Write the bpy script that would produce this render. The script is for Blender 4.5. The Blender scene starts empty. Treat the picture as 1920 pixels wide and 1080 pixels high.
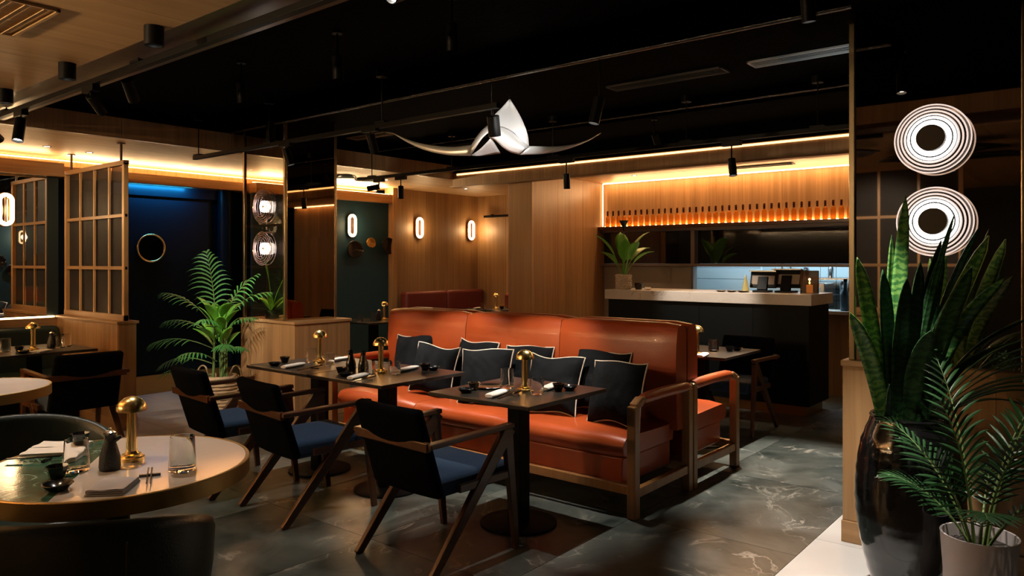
import bpy, bmesh, math, random
from mathutils import Vector, Matrix
random.seed(7)
S = bpy.context.scene
COL = S.collection
R = math.radians
# ------------------------------------------------------------------ camera
EYE = 1.47
HEAD = R(39.2)                 # the view direction, measured from +X
FOCAL = 1400.0                 # pixels, for a 1920 wide frame
cam_d = bpy.data.cameras.new('camera'); cam = bpy.data.objects.new('camera', cam_d); COL.objects.link(cam)
cam.location = (0, 0, EYE); cam.rotation_euler = (R(90), 0, HEAD - R(90))
cam_d.sensor_width = 36; cam_d.lens = 36 * FOCAL / 1920
cam_d.shift_y = -48 / 1920
cam_d.clip_start = 0.05; cam_d.clip_end = 60
S.camera = cam
# ------------------------------------------------------------------ world, exposure
w = bpy.data.worlds.new('world'); S.world = w; w.use_nodes = True
w.node_tree.nodes['Background'].inputs[0].default_value = (0.5, 0.6, 0.7, 1)
w.node_tree.nodes['Background'].inputs[1].default_value = 0.004
S.view_settings.view_transform = 'Standard'; S.view_settings.look = 'None'
S.view_settings.exposure = 0.55; S.view_settings.gamma = 1.0; S.view_settings.use_curve_mapping = False
S.cycles.use_denoising = True
S.cycles.caustics_refractive = False
S.cycles.caustics_reflective = False
WARM = (1.0, 0.50, 0.17)
LEDC = (1.0, 0.60, 0.27)
NEUT = (1.0, 0.89, 0.75)
COOL = (0.75, 0.9, 1.0)
FWD = Vector((math.cos(HEAD), math.sin(HEAD), 0)); RIG = Vector((math.sin(HEAD), -math.cos(HEAD), 0))
def P(x, y, z=0.75):
    """the point of the horizontal plane z that the photograph shows at x, y"""
    d = FOCAL * (EYE - z) / (y - 492.0)
    q = FWD * d + RIG * (d * (x - 960) / FOCAL)
    return (q.x, q.y)
def CF(r, f):
    q = FWD * f + RIG * r
    return (q.x, q.y)
def lamp(kind, name, loc, energy, color, parent=None, aim=None, size=0.05, angle=60, blend=0.5, sy=None):
    d = bpy.data.lights.new(name, kind); d.energy = energy; d.color = color
    if kind == 'SPOT': d.spot_size = R(angle); d.spot_blend = blend; d.shadow_soft_size = size
    elif kind == 'AREA':
        d.size = size
        if sy: d.shape = 'RECTANGLE'; d.size_y = sy
    else: d.shadow_soft_size = size
    o = bpy.data.objects.new(name, d); COL.objects.link(o); o.location = loc
    if aim is not None:
        dv = Vector(aim) - Vector(loc)
        if kind == 'AREA' and dv.xy.length < .2 * dv.length: o.rotation_euler = (0, 0, 0) if dv.z < 0 else (math.pi, 0, 0)
        else: o.rotation_euler = dv.to_track_quat('-Z', 'Y').to_euler()
    if parent:
        o.parent = parent; o.matrix_parent_inverse = Matrix.Identity(4)
    return o
# large area lights: kitchen tube light and the daylight blue lobby glow by the dark wall
lamp('AREA', 'kitchen_light', (9.35, 3.2, 2.2), 40, (.62, .86, 1.0), aim=(9.5, 3.2, 0), size=0.9, sy=2.0)
lamp('AREA', 'blue_wall_light', (4.0, 8.30, 2.322), 7, (0.02, 0.42, 1.0), aim=(4.0, 8.42, 2.20), size=.7, sy=.02)

# strip light in the coves (behind the header lips, facing up, and down the bar wall)
def cove(x0, x1, y0, y1, z, aim_up, e):
    cx, cy = (x0 + x1) / 2, (y0 + y1) / 2
    if aim_up == 'out':
        lamp('AREA', 'cove_and_fill_strip', (cx, cy, z), e, (1, .66, .32), aim=(cx, cy - 1, z + .55), size=(x1 - x0), sy=(y1 - y0)); return
    lamp('AREA', 'cove_and_fill_strip', (cx, cy, z), e, (1, .66, .32), aim=(cx, cy - .0001, z + (1 if aim_up else -1)), size=(x1 - x0), sy=(y1 - y0))
cove(-3.5, 2.8, 8.12, 8.15, 2.43, 'out', 32)
cove(3.0, 7.1, 8.29, 8.32, 2.42, 'out', 30)
cove(-3.5, 7.1, 8.34, 8.36, 2.38, True, 12)
cove(5.1, 7.1, 8.10, 8.12, 2.455, 'out', 25)
cove(8.49, 8.52, 2.1, 5.35, 2.515, False, 6)
lamp('AREA', 'cove_and_fill_strip', (-3.85, 6.0, 2.38), 60, (1, .66, .34), aim=(-2.85, 6.0, 2.75), size=4.0, sy=.04)  # unseen strip added by the left wall as fill for the oak ceiling
lamp('AREA', 'cove_and_fill_strip', (8.50, 3.6, 2.40), 16, (1, .55, .24), aim=(7.5, 3.6, 2.75), size=3.2, sy=.04)
cove(8.565, 8.575, 2.1, 5.35, 1.955, True, 3.5)
# ------------------------------------------------------------------ materials
def nm(name):
    m = bpy.data.materials.new(name); m.use_nodes = True
    nt = m.node_tree; b = nt.nodes['Principled BSDF']
    return m, nt, b
def mat(name, col, rough=0.5, metal=0.0, spec=0.5, coat=0.0, trans=0.0, emit=None, es=0.0, ior=None, bump=0, bscale=200, var=0.0, vscale=3, sheen=0):
    m, nt, b = nm(name)
    b.inputs['Base Color'].default_value = (*col, 1); b.inputs['Roughness'].default_value = rough
    b.inputs['Metallic'].default_value = metal; b.inputs['Specular IOR Level'].default_value = spec
    b.inputs['Coat Weight'].default_value = coat; b.inputs['Transmission Weight'].default_value = trans
    if sheen: b.inputs['Sheen Weight'].default_value = sheen
    if ior: b.inputs['IOR'].default_value = ior
    if emit: b.inputs['Emission Color'].default_value = (*emit, 1); b.inputs['Emission Strength'].default_value = es
    if bump or var:
        tc = nt.nodes.new('ShaderNodeTexCoord')
    if bump:
        n = nt.nodes.new('ShaderNodeTexNoise'); n.inputs['Scale'].default_value = bscale; n.inputs['Detail'].default_value = 3
        nt.links.new(tc.outputs['Object'], n.inputs['Vector'])
        bp = nt.nodes.new('ShaderNodeBump'); bp.inputs['Strength'].default_value = bump; bp.inputs['Distance'].default_value = 0.01
        nt.links.new(n.outputs['Fac'], bp.inputs['Height']); nt.links.new(bp.outputs['Normal'], b.inputs['Normal'])
    if var:
        n2 = nt.nodes.new('ShaderNodeTexNoise'); n2.inputs['Scale'].default_value = vscale; n2.inputs['Detail'].default_value = 5
        nt.links.new(tc.outputs['Object'], n2.inputs['Vector'])
        rp = nt.nodes.new('ShaderNodeValToRGB')
        rp.color_ramp.elements[0].position = .3; rp.color_ramp.elements[1].position = .7
        rp.color_ramp.elements[0].color = (*[c * (1 - var) for c in col], 1); rp.color_ramp.elements[1].color = (*[min(1, c * (1 + var)) for c in col], 1)
        nt.links.new(n2.outputs['Fac'], rp.inputs['Fac']); nt.links.new(rp.outputs['Color'], b.inputs['Base Color'])
    return m
def coords(nt, scale, rnd=9.0):
    tc = nt.nodes.new('ShaderNodeTexCoord'); oi = nt.nodes.new('ShaderNodeObjectInfo')
    mu = nt.nodes.new('ShaderNodeMath'); mu.operation = 'MULTIPLY'; mu.inputs[1].default_value = rnd
    nt.links.new(oi.outputs['Random'], mu.inputs[0])
    ad = nt.nodes.new('ShaderNodeVectorMath'); ad.operation = 'ADD'
    nt.links.new(tc.outputs['Object'], ad.inputs[0]); nt.links.new(mu.outputs[0], ad.inputs[1])
    mp = nt.nodes.new('ShaderNodeMapping'); mp.inputs['Scale'].default_value = scale
    nt.links.new(ad.outputs[0], mp.inputs['Vector'])
    return mp.outputs['Vector'], oi.outputs['Random']
def wood(name, c1, c2, axis='z', rough=0.42, k=1.0, bands=True):
    m, nt, b = nm(name)
    sc = {'x': (1.2, 38, 38), 'y': (38, 1.2, 38), 'z': (38, 38, 1.2)}[axis]
    v, rnd = coords(nt, [s * k for s in sc])
    n = nt.nodes.new('ShaderNodeTexNoise'); n.inputs['Scale'].default_value = 1.0; n.inputs['Detail'].default_value = 6; n.inputs['Distortion'].default_value = 0.4
    nt.links.new(v, n.inputs['Vector'])
    sc2 = {'x': (.2, 7, 7), 'y': (7, .2, 7), 'z': (7, 7, .2)}[axis]
    v2, _ = coords(nt, sc2)
    n2 = nt.nodes.new('ShaderNodeTexNoise'); n2.inputs['Scale'].default_value = 1.0; n2.inputs['Detail'].default_value = 2
    nt.links.new(v2, n2.inputs['Vector'])
    mx = nt.nodes.new('ShaderNodeMath'); mx.operation = 'MULTIPLY_ADD'; mx.inputs[1].default_value = 0.55
    nt.links.new(n.outputs['Fac'], mx.inputs[0])
    m2 = nt.nodes.new('ShaderNodeMath'); m2.operation = 'MULTIPLY'; m2.inputs[1].default_value = 0.5
    nt.links.new(n2.outputs['Fac'], m2.inputs[0]); nt.links.new(m2.outputs[0], mx.inputs[2])
    rp = nt.nodes.new('ShaderNodeValToRGB'); e = rp.color_ramp.elements
    e[0].position = .34; e[1].position = .68; e[0].color = (*c1, 1); e[1].color = (*c2, 1)
    nt.links.new(mx.outputs[0], rp.inputs['Fac'])
    hs = nt.nodes.new('ShaderNodeHueSaturation')
    mr = nt.nodes.new('ShaderNodeMapRange'); mr.inputs['To Min'].default_value = .88; mr.inputs['To Max'].default_value = 1.1
    nt.links.new(rnd, mr.inputs['Value']); nt.links.new(mr.outputs[0], hs.inputs['Value'])
    nt.links.new(rp.outputs['Color'], hs.inputs['Color']); nt.links.new(hs.outputs['Color'], b.inputs['Base Color'])
    b.inputs['Roughness'].default_value = rough
    bp = nt.nodes.new('ShaderNodeBump'); bp.inputs['Strength'].default_value = 0.12; bp.inputs['Distance'].default_value = 0.003
    nt.links.new(n.outputs['Fac'], bp.inputs['Height']); nt.links.new(bp.outputs['Normal'], b.inputs['Normal'])
    return m
def marble(name, a, c, vein, scale=2.0, rough=0.25, vw=0.02, vmix=0.7, rv=0.1, bump=0.05, stretch=(1, 1, 1)):
    m, nt, b = nm(name)
    v, rnd = coords(nt, [scale * s for s in stretch], rnd=31.0)
    n = nt.nodes.new('ShaderNodeTexNoise'); n.inputs['Scale'].default_value = 1; n.inputs['Detail'].default_value = 9; n.inputs['Roughness'].default_value = .62; n.inputs['Distortion'].default_value = .9
    nt.links.new(v, n.inputs['Vector'])
    rp = nt.nodes.new('ShaderNodeValToRGB'); e = rp.color_ramp.elements
    e[0].position = .32; e[1].position = .7; e[0].color = (*a, 1); e[1].color = (*c, 1)
    nt.links.new(n.outputs['Fac'], rp.inputs['Fac'])
    n2 = nt.nodes.new('ShaderNodeTexNoise'); n2.inputs['Scale'].default_value = .62; n2.inputs['Detail'].default_value = 7; n2.inputs['Distortion'].default_value = 1.6; n2.inputs['Roughness'].default_value = .55
    nt.links.new(v, n2.inputs['Vector'])
    s = nt.nodes.new('ShaderNodeMath'); s.operation = 'SUBTRACT'; s.inputs[1].default_value = .5; nt.links.new(n2.outputs['Fac'], s.inputs[0])
    ab = nt.nodes.new('ShaderNodeMath'); ab.operation = 'ABSOLUTE'; nt.links.new(s.outputs[0], ab.inputs[0])
    mr = nt.nodes.new('ShaderNodeMapRange'); mr.inputs['From Min'].default_value = 0; mr.inputs['From Max'].default_value = vw
    mr.inputs['To Min'].default_value = 1; mr.inputs['To Max'].default_value = 0; nt.links.new(ab.outputs[0], mr.inputs['Value'])
    n3 = nt.nodes.new('ShaderNodeTexNoise'); n3.inputs['Scale'].default_value = 1.4; nt.links.new(v, n3.inputs['Vector'])
    mr3 = nt.nodes.new('ShaderNodeMapRange'); mr3.inputs['From Min'].default_value = .47; mr3.inputs['From Max'].default_value = .66; mr3.inputs['To Max'].default_value = vmix
    nt.links.new(n3.outputs['Fac'], mr3.inputs['Value'])
    mm = nt.nodes.new('ShaderNodeMath'); mm.operation = 'MULTIPLY'; nt.links.new(mr.outputs[0], mm.inputs[0]); nt.links.new(mr3.outputs[0], mm.inputs[1])
    mix = nt.nodes.new('ShaderNodeMix'); mix.data_type = 'RGBA'
    nt.links.new(mm.outputs[0], mix.inputs[0]); nt.links.new(rp.outputs['Color'], mix.inputs[6]); mix.inputs[7].default_value = (*vein, 1)
    hs = nt.nodes.new('ShaderNodeHueSaturation'); m4 = nt.nodes.new('ShaderNodeMapRange')
    m4.inputs['To Min'].default_value = 1 - rv; m4.inputs['To Max'].default_value = 1 + rv
    nt.links.new(rnd, m4.inputs['Value']); nt.links.new(m4.outputs[0], hs.inputs['Value'])
    nt.links.new(mix.outputs[2], hs.inputs['Color']); nt.links.new(hs.outputs['Color'], b.inputs['Base Color'])
    b.inputs['Roughness'].default_value = rough
    bp = nt.nodes.new('ShaderNodeBump'); bp.inputs['Strength'].default_value = bump; bp.inputs['Distance'].default_value = 0.01
    nt.links.new(n.outputs['Fac'], bp.inputs['Height']); nt.links.new(bp.outputs['Normal'], b.inputs['Normal'])
    return m
def banded_leaf(name, c1, c2, freq=55):
    m, nt, b = nm(name)
    tc = nt.nodes.new('ShaderNodeTexCoord')
    wv = nt.nodes.new('ShaderNodeTexWave'); wv.bands_direction = 'Z'; wv.inputs['Scale'].default_value = freq / 6.0
    wv.inputs['Distortion'].default_value = 9; wv.inputs['Detail'].default_value = 3; wv.inputs['Detail Scale'].default_value = 2.5
    nt.links.new(tc.outputs['Object'], wv.inputs['Vector'])
    rp = nt.nodes.new('ShaderNodeValToRGB'); e = rp.color_ramp.elements
    e[0].position = .35; e[1].position = .65; e[0].color = (*c1, 1); e[1].color = (*c2, 1)
    nt.links.new(wv.outputs['Fac'], rp.inputs['Fac']); nt.links.new(rp.outputs['Color'], b.inputs['Base Color'])
    b.inputs['Roughness'].default_value = .35
    return m
M = {}
oak1, oak2 = (.25, .130, .050), (.42, .24, .105)
M['oak_z'] = wood('oak_upright_grain', oak1, oak2, 'z')
M['oak_x'] = wood('oak_grain_x', oak1, oak2, 'x')
M['oak_y'] = wood('oak_grain_y', oak1, oak2, 'y')
M['ceil'] = wood('oak_ceiling', (.42, .25, .115), (.56, .36, .18), 'x', k=.6, rough=.5)
M['frame'] = wood('light_oak_frame', (.42, .23, .09), (.55, .32, .14), 'z', rough=.4)
M['walnut'] = wood('walnut', (.05, .019, .009), (.11, .045, .02), 'x', rough=.28)
M['sofawood'] = wood('sofa_wood', (.25, .115, .04), (.38, .19, .07), 'z', rough=.3)
M['darkfloor'] = marble('dark_marble_tile', (.018, .029, .027), (.14, .158, .148), (.50, .48, .42), 2.6, .28, .016, .75, .16, bump=.03)
M['lightfloor'] = marble('pale_stone_tile', (.42, .38, .33), (.52, .47, .41), (.35, .3, .26), 1.3, .35, .008, .5, .05)
M['palefloor'] = marble('white_stone_tile', (.56, .54, .52), (.66, .64, .61), (.45, .42, .4), 1.3, .3, .006, .4, .04)
M['grout'] = mat('grout', (.02, .02, .018), .9)
M['blackceil'] = mat('black_painted_ceiling', (.0016, .0016, .0016), .8, spec=.02, bump=.6, bscale=60)
M['duct'] = mat('black_gloss_duct', (.0008, .0008, .0008), .7, spec=.0, bump=.5, bscale=45)
M['black'] = mat('black_metal', (.0035, .0035, .0035), .45, spec=.12)
M['edge_glint'] = mat('duct_edge_glint', (.10, .10, .10), .2, .9, bump=.4, bscale=70)  # gloss for the tubes that draw highlight lines on the ducts
M['blacksatin'] = mat('black_satin_panel', (.0025, .004, .0045), .6, spec=.15)
M['navy'] = mat('navy_metal_panel', (.002, .008, .013), .32, metal=0, spec=.14)
M['teal'] = mat('dark_teal_paint', (.010, .052, .075), .6)
M['tealdark'] = mat('deep_teal_paint', (.007, .016, .017), .5)
M['brass'] = mat('brass', (.92, .66, .27), .24, 1.0)
M['brassdull'] = mat('brushed_brass', (.42, .27, .10), .42, 1.0, bump=.1, bscale=20)
M['brasspost'] = mat('bronze_post', (.60, .47, .30), .25, 1.0)
M['mirror'] = mat('clear_mirror', (.72, .66, .58), .012, 1.0)
M['bronzemirror'] = mat('bronze_tinted_mirror', (.52, .38, .25), .015, 1.0)
M['smokemirror'] = mat('smoked_mirror', (.62, .51, .41), .02, 1.0)
M['blackglass'] = mat('black_gloss_glass', (.004, .003, .004), .04, 0, spec=.9)
M['glass'] = mat('clear_glass', (1, 1, 1), .0, trans=1.0, ior=1.45)
def panemat():
    m, nt, b = nm('thin_pane_glass'); out = nt.nodes['Material Output']
    tr = nt.nodes.new('ShaderNodeBsdfTransparent'); tr.inputs[0].default_value = (.86, .80, .72, 1)
    gl = nt.nodes.new('ShaderNodeBsdfGlossy'); gl.inputs['Roughness'].default_value = .01
    mx = nt.nodes.new('ShaderNodeMixShader'); mx.inputs[0].default_value = .07; nt.links.new(tr.outputs[0], mx.inputs[1]); nt.links.new(gl.outputs[0], mx.inputs[2])
    nt.links.new(mx.outputs[0], out.inputs[0]); return m
M['pane'] = panemat()
M['leather'] = mat('orange_leather', (.37, .062, .014), .34, bump=.12, bscale=160, var=.16, vscale=2.5, coat=.15)
M['burgundy'] = mat('burgundy_leather', (.17, .030, .022), .38, bump=.1, bscale=160)
M['greenleather'] = mat('bottle_green_leather', (.007, .018, .014), .36, bump=.12, bscale=180)
M['bluefab'] = mat('navy_blue_fabric', (.014, .05, .125), .85, bump=.5, bscale=500, sheen=.1)
M['blackfab'] = mat('black_chair_fabric', (.003, .0045, .008), .95, spec=.04, bump=.4, bscale=500)
M['cushion'] = mat('charcoal_velvet', (.006, .0075, .0095), .9, spec=.12, bump=.5, bscale=22, var=.3, vscale=9)
M['piping'] = mat('cream_piping', (.70, .62, .52), .7)
M['darktop'] = marble('dark_stone_tabletop', (.014, .013, .012), (.032, .029, .026), (.16, .14, .12), 5, .28, .01, .4, .05)
M['whitestone'] = marble('pale_stone_tabletop', (.55, .49, .45), (.64, .58, .54), (.5, .45, .42), 1.2, .10, .01, .3, 0)
M['greenstone'] = marble('green_marble_tabletop', (.008, .035, .022), (.05, .14, .09), (.42, .55, .45), 9, .10, .03, .8, 0)
M['greenstone'].node_tree.nodes['Principled BSDF'].inputs['Specular IOR Level'].default_value = .22
M['counter'] = marble('white_veined_marble', (.56, .50, .45), (.68, .62, .56), (.20, .15, .12), 1.6, .25, .010, .8, 0, stretch=(1, 1, 2))
M['napkin'] = mat('white_linen', (.82, .80, .77), .9, bump=.3, bscale=400)
M['napkingrey'] = mat('grey_linen', (.50, .48, .51), .9, bump=.3, bscale=400)
M['blackware'] = mat('black_glazed_ceramic', (.008, .008, .009), .15)
M['stoneware'] = mat('dark_stoneware', (.035, .037, .037), .45, bump=.4, bscale=150)
M['steel'] = mat('polished_steel', (.7, .7, .7), .18, 1)
M['soil'] = mat('soil', (.02, .014, .01), .95, bump=1, bscale=60)
M['leafk'] = mat('palm_leaf_green', (.04, .16, .035), .38, spec=.4)
M['leafb'] = mat('broad_leaf_green', (.11, .34, .03), .35)
M['leafd'] = mat('dark_palm_leaf', (.018, .06, .018), .35)
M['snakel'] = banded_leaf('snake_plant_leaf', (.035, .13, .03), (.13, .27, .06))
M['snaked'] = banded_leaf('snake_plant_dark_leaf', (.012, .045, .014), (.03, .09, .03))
M['snakeedge'] = mat('yellow_leaf_edge', (.30, .38, .10), .4)
M['stem'] = mat('green_stem', (.10, .16, .04), .5)
M['wicker'] = mat('wicker', (.50, .35, .20), .7)
M['blackpot'] = mat('black_glazed_pot', (.006, .006, .006), .12, coat=.5, bump=.25, bscale=14)
M['whitepot'] = mat('white_ceramic_pot', (.50, .45, .45), .5)
M['sculpt'] = mat('brushed_white_metal', (.78, .77, .75), .35, .55, bump=.05, bscale=30)
M['mesh'] = None
M['whitewall'] = mat('white_kitchen_tile', (.62, .72, .76), .25)
M['plaster'] = mat('beige_plaster', (.30, .24, .19), .7)
M['beigepot'] = mat('beige_knobbly_ceramic', (.52, .43, .33), .7)
M['ledline'] = mat('warm_led_line', (1, .6, .3), .5, emit=(1, .55, .22), es=2.2)
M['led'] = mat('warm_led', (1, .6, .3), .5, emit=LEDC, es=12)
M['ledsoft'] = mat('warm_led_soft', (1, .6, .3), .5, emit=LEDC, es=5)
M['lens'] = mat('lit_lens', (1, 1, 1), .5, emit=(1, .93, .82), es=14)
M['bulb'] = mat('lamp_bulb', (1, .8, .5), .5, emit=(1, .62, .26), es=30)
M['sconce'] = mat('sconce_tube', (1, .9, .7), .5, emit=(1, .70, .38), es=9)
M['ring'] = mat('ring_lamp_tube', (1, 1, 1), .5, emit=(1, .93, .88), es=5)
M['ringsoft'] = mat('glowing_ridges', (1, .9, .86), .3, emit=(1, .80, .72), es=.55)  # faint glow stands for lamp light caught in the glass ridges
M['ridge'] = mat('ridged_glass', (.75, .6, .6), .08, .75)
M['flame'] = mat('candle_flame', (1, .6, .2), .5, emit=(1, .45, .12), es=25)
M['amber'] = mat('amber_bottle_glass', (.90, .36, .06), .08, trans=.8, ior=1.3, spec=.5)
M['amberdark'] = mat('bottle_dark_cap', (.06, .012, .005), .6, spec=.2)
M['gold'] = mat('gold_leaf', (.75, .45, .12), .3, 1, bump=1, bscale=30)
def meshmat():
    m, nt, b = nm('fine_wire_mesh')
    b.inputs['Base Color'].default_value = (.010, .006, .004, 1); b.inputs['Roughness'].default_value = .6
    out = nt.nodes['Material Output']; tr = nt.nodes.new('ShaderNodeBsdfTransparent'); mx = nt.nodes.new('ShaderNodeMixShader')
    mx.inputs[0].default_value = .70
    nt.links.new(tr.outputs[0], mx.inputs[1]); nt.links.new(b.outputs[0], mx.inputs[2]); nt.links.new(mx.outputs[0], out.inputs[0])
    return m
M['mesh'] = meshmat()

# ------------------------------------------------------------------ mesh builder
class MB:
    def __init__(s): s.v = []; s.f = []
    def add(s, vs, fs):
        k = len(s.v); s.v += [tuple(q) for q in vs]; s.f += [tuple(i + k for i in f) for f in fs]; return s
    def box(s, x0, x1, y0, y1, z0, z1):
        vs = [(x, y, z) for z in (z0, z1) for y in (y0, y1) for x in (x0, x1)]
        return s.add(vs, [(0, 2, 3, 1), (4, 5, 7, 6), (0, 1, 5, 4), (2, 6, 7, 3), (0, 4, 6, 2), (1, 3, 7, 5)])
    def bar(s, p, q, wd, ht, side=(0, 1, 0), w2=None, h2=None):
        """tapered square bar from p to q; wd across `side`, ht the other way"""
        p, q = Vector(p), Vector(q); d = (q - p).normalized(); sd = Vector(side); sd = (sd - d * sd.dot(d)).normalized(); up = d.cross(sd)
        w2 = wd if w2 is None else w2; h2 = ht if h2 is None else h2
        vs = []
        for c, a, b_ in ((p, wd, ht), (q, w2, h2)):
            for i, j in ((-1, -1), (1, -1), (1, 1), (-1, 1)): vs.append(c + sd * (a / 2 * i) + up * (b_ / 2 * j))
        return s.add(vs, [(3, 2, 1, 0), (4, 5, 6, 7), (0, 1, 5, 4), (1, 2, 6, 5), (2, 3, 7, 6), (3, 0, 4, 7)])
    def tube(s, pts, r, n=8, closed=False, cap=True):
        pts = [Vector(p) for p in pts]; m = len(pts); rr = r if isinstance(r, (list, tuple)) else [r] * m
        rings = []; prev = None
        for i, p in enumerate(pts):
            if closed: t = pts[(i + 1) % m] - pts[i - 1]
            else: t = pts[min(i + 1, m - 1)] - pts[max(i - 1, 0)]
            t.normalize()
            if prev is None: a = t.cross(Vector((0, 0, 1))); a = a if a.length > .05 else t.cross(Vector((1, 0, 0)))
            else: a = prev - t * prev.dot(t)
            a.normalize(); prev = a; b_ = t.cross(a)
            rings.append([p + (a * math.cos(2 * math.pi * k / n) + b_ * math.sin(2 * math.pi * k / n)) * rr[i] for k in range(n)])
        vs = [q for g in rings for q in g]; fs = []
        for i in range(m if closed else m - 1):
            j = (i + 1) % m
            for k in range(n): fs.append((i * n + k, i * n + (k + 1) % n, j * n + (k + 1) % n, j * n + k))
        if cap and not closed: fs.append(tuple(range(n))[::-1]); fs.append(tuple((m - 1) * n + k for k in range(n)))
        return s.add(vs, fs)
    def lathe(s, prof, n=24, c=(0, 0, 0), capb=True, capt=True):
        vs = []; fs = []
        for r_, z in prof:
            for k in range(n): a = 2 * math.pi * k / n; vs.append((c[0] + r_ * math.cos(a), c[1] + r_ * math.sin(a), c[2] + z))
        m = len(prof)
        for i in range(m - 1):
            for k in range(n): fs.append((i * n + k, i * n + (k + 1) % n, (i + 1) * n + (k + 1) % n, (i + 1) * n + k))
        if capb: fs.append(tuple(range(n))[::-1])
        if capt: fs.append(tuple((m - 1) * n + k for k in range(n)))
        return s.add(vs, fs)
    def prism(s, poly, z0, z1):
        n = len(poly)
        return s.add([(x, y, z0) for x, y in poly] + [(x, y, z1) for x, y in poly],
                     [tuple(range(n))[::-1], tuple(range(n, 2 * n))] + [(i, (i + 1) % n, n + (i + 1) % n, n + i) for i in range(n)])
    def grid(s, rows):
        k = len(rows[0]); vs = [q for r_ in rows for q in r_]
        return s.add(vs, [(i * k + j, i * k + j + 1, (i + 1) * k + j + 1, (i + 1) * k + j) for i in range(len(rows) - 1) for j in range(k - 1)])
    def mesh(s, name, m, smooth=None):
        me = bpy.data.meshes.new(name); me.from_pydata(s.v, [], s.f); me.update()
        b = bmesh.new(); b.from_mesh(me); bmesh.ops.recalc_face_normals(b, faces=b.faces); b.to_mesh(me); b.free()
        me.materials.append(M[m] if isinstance(m, str) else m)
        if smooth is not None:
            me.shade_smooth(); me.set_sharp_from_angle(angle=R(smooth))
        return me
    def build(s, name, m, parent=None, smooth=None, bevel=0, seg=2, loc=None, solid=0, sub=0):
        o = bpy.data.objects.new(name, s.mesh(name, m, smooth)); COL.objects.link(o)
        if parent: o.parent = parent
        if loc: o.location = loc
        if sub: md = o.modifiers.new('sub', 'SUBSURF'); md.levels = md.render_levels = sub
        if solid: md = o.modifiers.new('solid', 'SOLIDIFY'); md.thickness = solid; md.offset = 0
        if bevel: md = o.modifiers.new('bevel', 'BEVEL'); md.width = bevel; md.segments = seg; md.limit_method = 'ANGLE'
        return o
def tag(o, label, cat, group=None, kind=None):
    o['label'] = label; o['category'] = cat
    if group: o['group'] = group
    if kind: o['kind'] = kind
    return o
def thing(name, label, cat, loc=(0, 0, 0), rz=0, group=None, kind=None):
    o = bpy.data.objects.new(name, None); COL.objects.link(o); o.location = loc; o.rotation_euler = (0, 0, rz); o.empty_display_size = .1
    return tag(o, label, cat, group, kind)
KIDS = {}
def copy_tree(o, parent=None, loc=None, rz=None, label=None, group=None):
    c = o.copy(); COL.objects.link(c)
    if parent: c.parent = parent
    for ch in [x for x in o.children]: copy_tree(ch, c)
    if loc is not None: c.location = loc
    if rz is not None: c.rotation_euler = (0, 0, rz)
    if label: c['label'] = label
    if group: c['group'] = group
    return c
ORD = 'first second third fourth fifth sixth seventh eighth ninth tenth eleventh twelfth thirteenth fourteenth fifteenth sixteenth seventeenth eighteenth nineteenth twentieth'.split()
def ordinal(i):
    if i <= 20: return ORD[i - 1]
    t, u_ = divmod(i, 10)
    tens = {2: 'twenty', 3: 'thirty', 4: 'forty'}[t]
    return (tens[:-1] + 'ieth') if u_ == 0 else tens + ' ' + ORD[u_ - 1]
# ================================================================== SETTING
ZL = 2.53; ZB = 2.78
def structure(o, label, cat='wall'): return tag(o, label, cat, kind='structure')
# ---- floor: slab with every tile a piece of its own
fl = MB().box(-4.2, 10.6, -3.4, 8.7, -.06, -.004).build('floor', 'grout'); structure(fl, 'stone floor of dark green veined tiles with pale tiles at both ends', 'floor')
def tiles(x0, x1, y0, y1, nx, ny, m):
    sx, sy = (x1 - x0) / nx, (y1 - y0) / ny; g = .0016
    me = MB().box(-sx / 2 + g, sx / 2 - g, -sy / 2 + g, sy / 2 - g, -.02, 0).mesh('tile', m)
    for i in range(nx):
        for j in range(ny):
            o = bpy.data.objects.new('tile', me); COL.objects.link(o); o.parent = fl
            o.location = (x0 + sx * (i + .5), y0 + sy * (j + .5), 0)
tiles(-1.0, 8.6, 1.26, 5.87, 8, 5, 'darkfloor')
tiles(-1.0, 9.2, 5.87, 8.5, 17, 4, 'lightfloor')
tiles(-1.0, 9.2, -3.3, 1.26, 12, 6, 'palefloor')
tiles(-4.0, -1.0, -3.3, 8.5, 3, 10, 'darkfloor')
# ---- ceilings
cl = MB().box(-4.1, 9.3, -3.4, 8.7, ZB, ZB + .06).build('ceiling', 'blackceil'); structure(cl, 'black painted raised ceiling over the dining floor', 'ceiling')
def boards(name, label, x0, x1, y0, y1, wy, lx, z0, z1=None):
    z1 = z1 or z0 + .05
    b = MB().box(x0, x1, y0, y1, z0 + .012, z1).build(name, 'walnut'); structure(b, label, 'ceiling')
    ny = max(1, round((y1 - y0) / wy)); nx = max(1, round((x1 - x0) / lx)); sx, sy = (x1 - x0) / nx, (y1 - y0) / ny
    me = MB().box(-sx / 2 + .0012, sx / 2 - .0012, -sy / 2 + .0012, sy / 2 - .0012, -.012, 0).mesh('ceiling_panel', 'ceil')
    for i in range(nx):
        for j in range(ny):
            o = bpy.data.objects.new('panel', me); COL.objects.link(o); o.parent = b; o.location = (x0 + sx * (i + .5), y0 + sy * (j + .5), z0 + .012)
    return b
boards('ceiling_left', 'low oak panelled ceiling at the upper left of the room', -4.0, 1.65, -3.3, 8.5, .6, 2.4, ZL)
boards('ceiling_back', 'low oak panelled ceiling over the back wall seating', 1.65, 9.0, 6.6, 8.5, .63, 2.4, ZL)
boards('ceiling_bar', 'low oak panelled ceiling over the bar counter', 6.94, 8.98, -1.0, 6.6, .6, 2.4, ZL)
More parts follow.
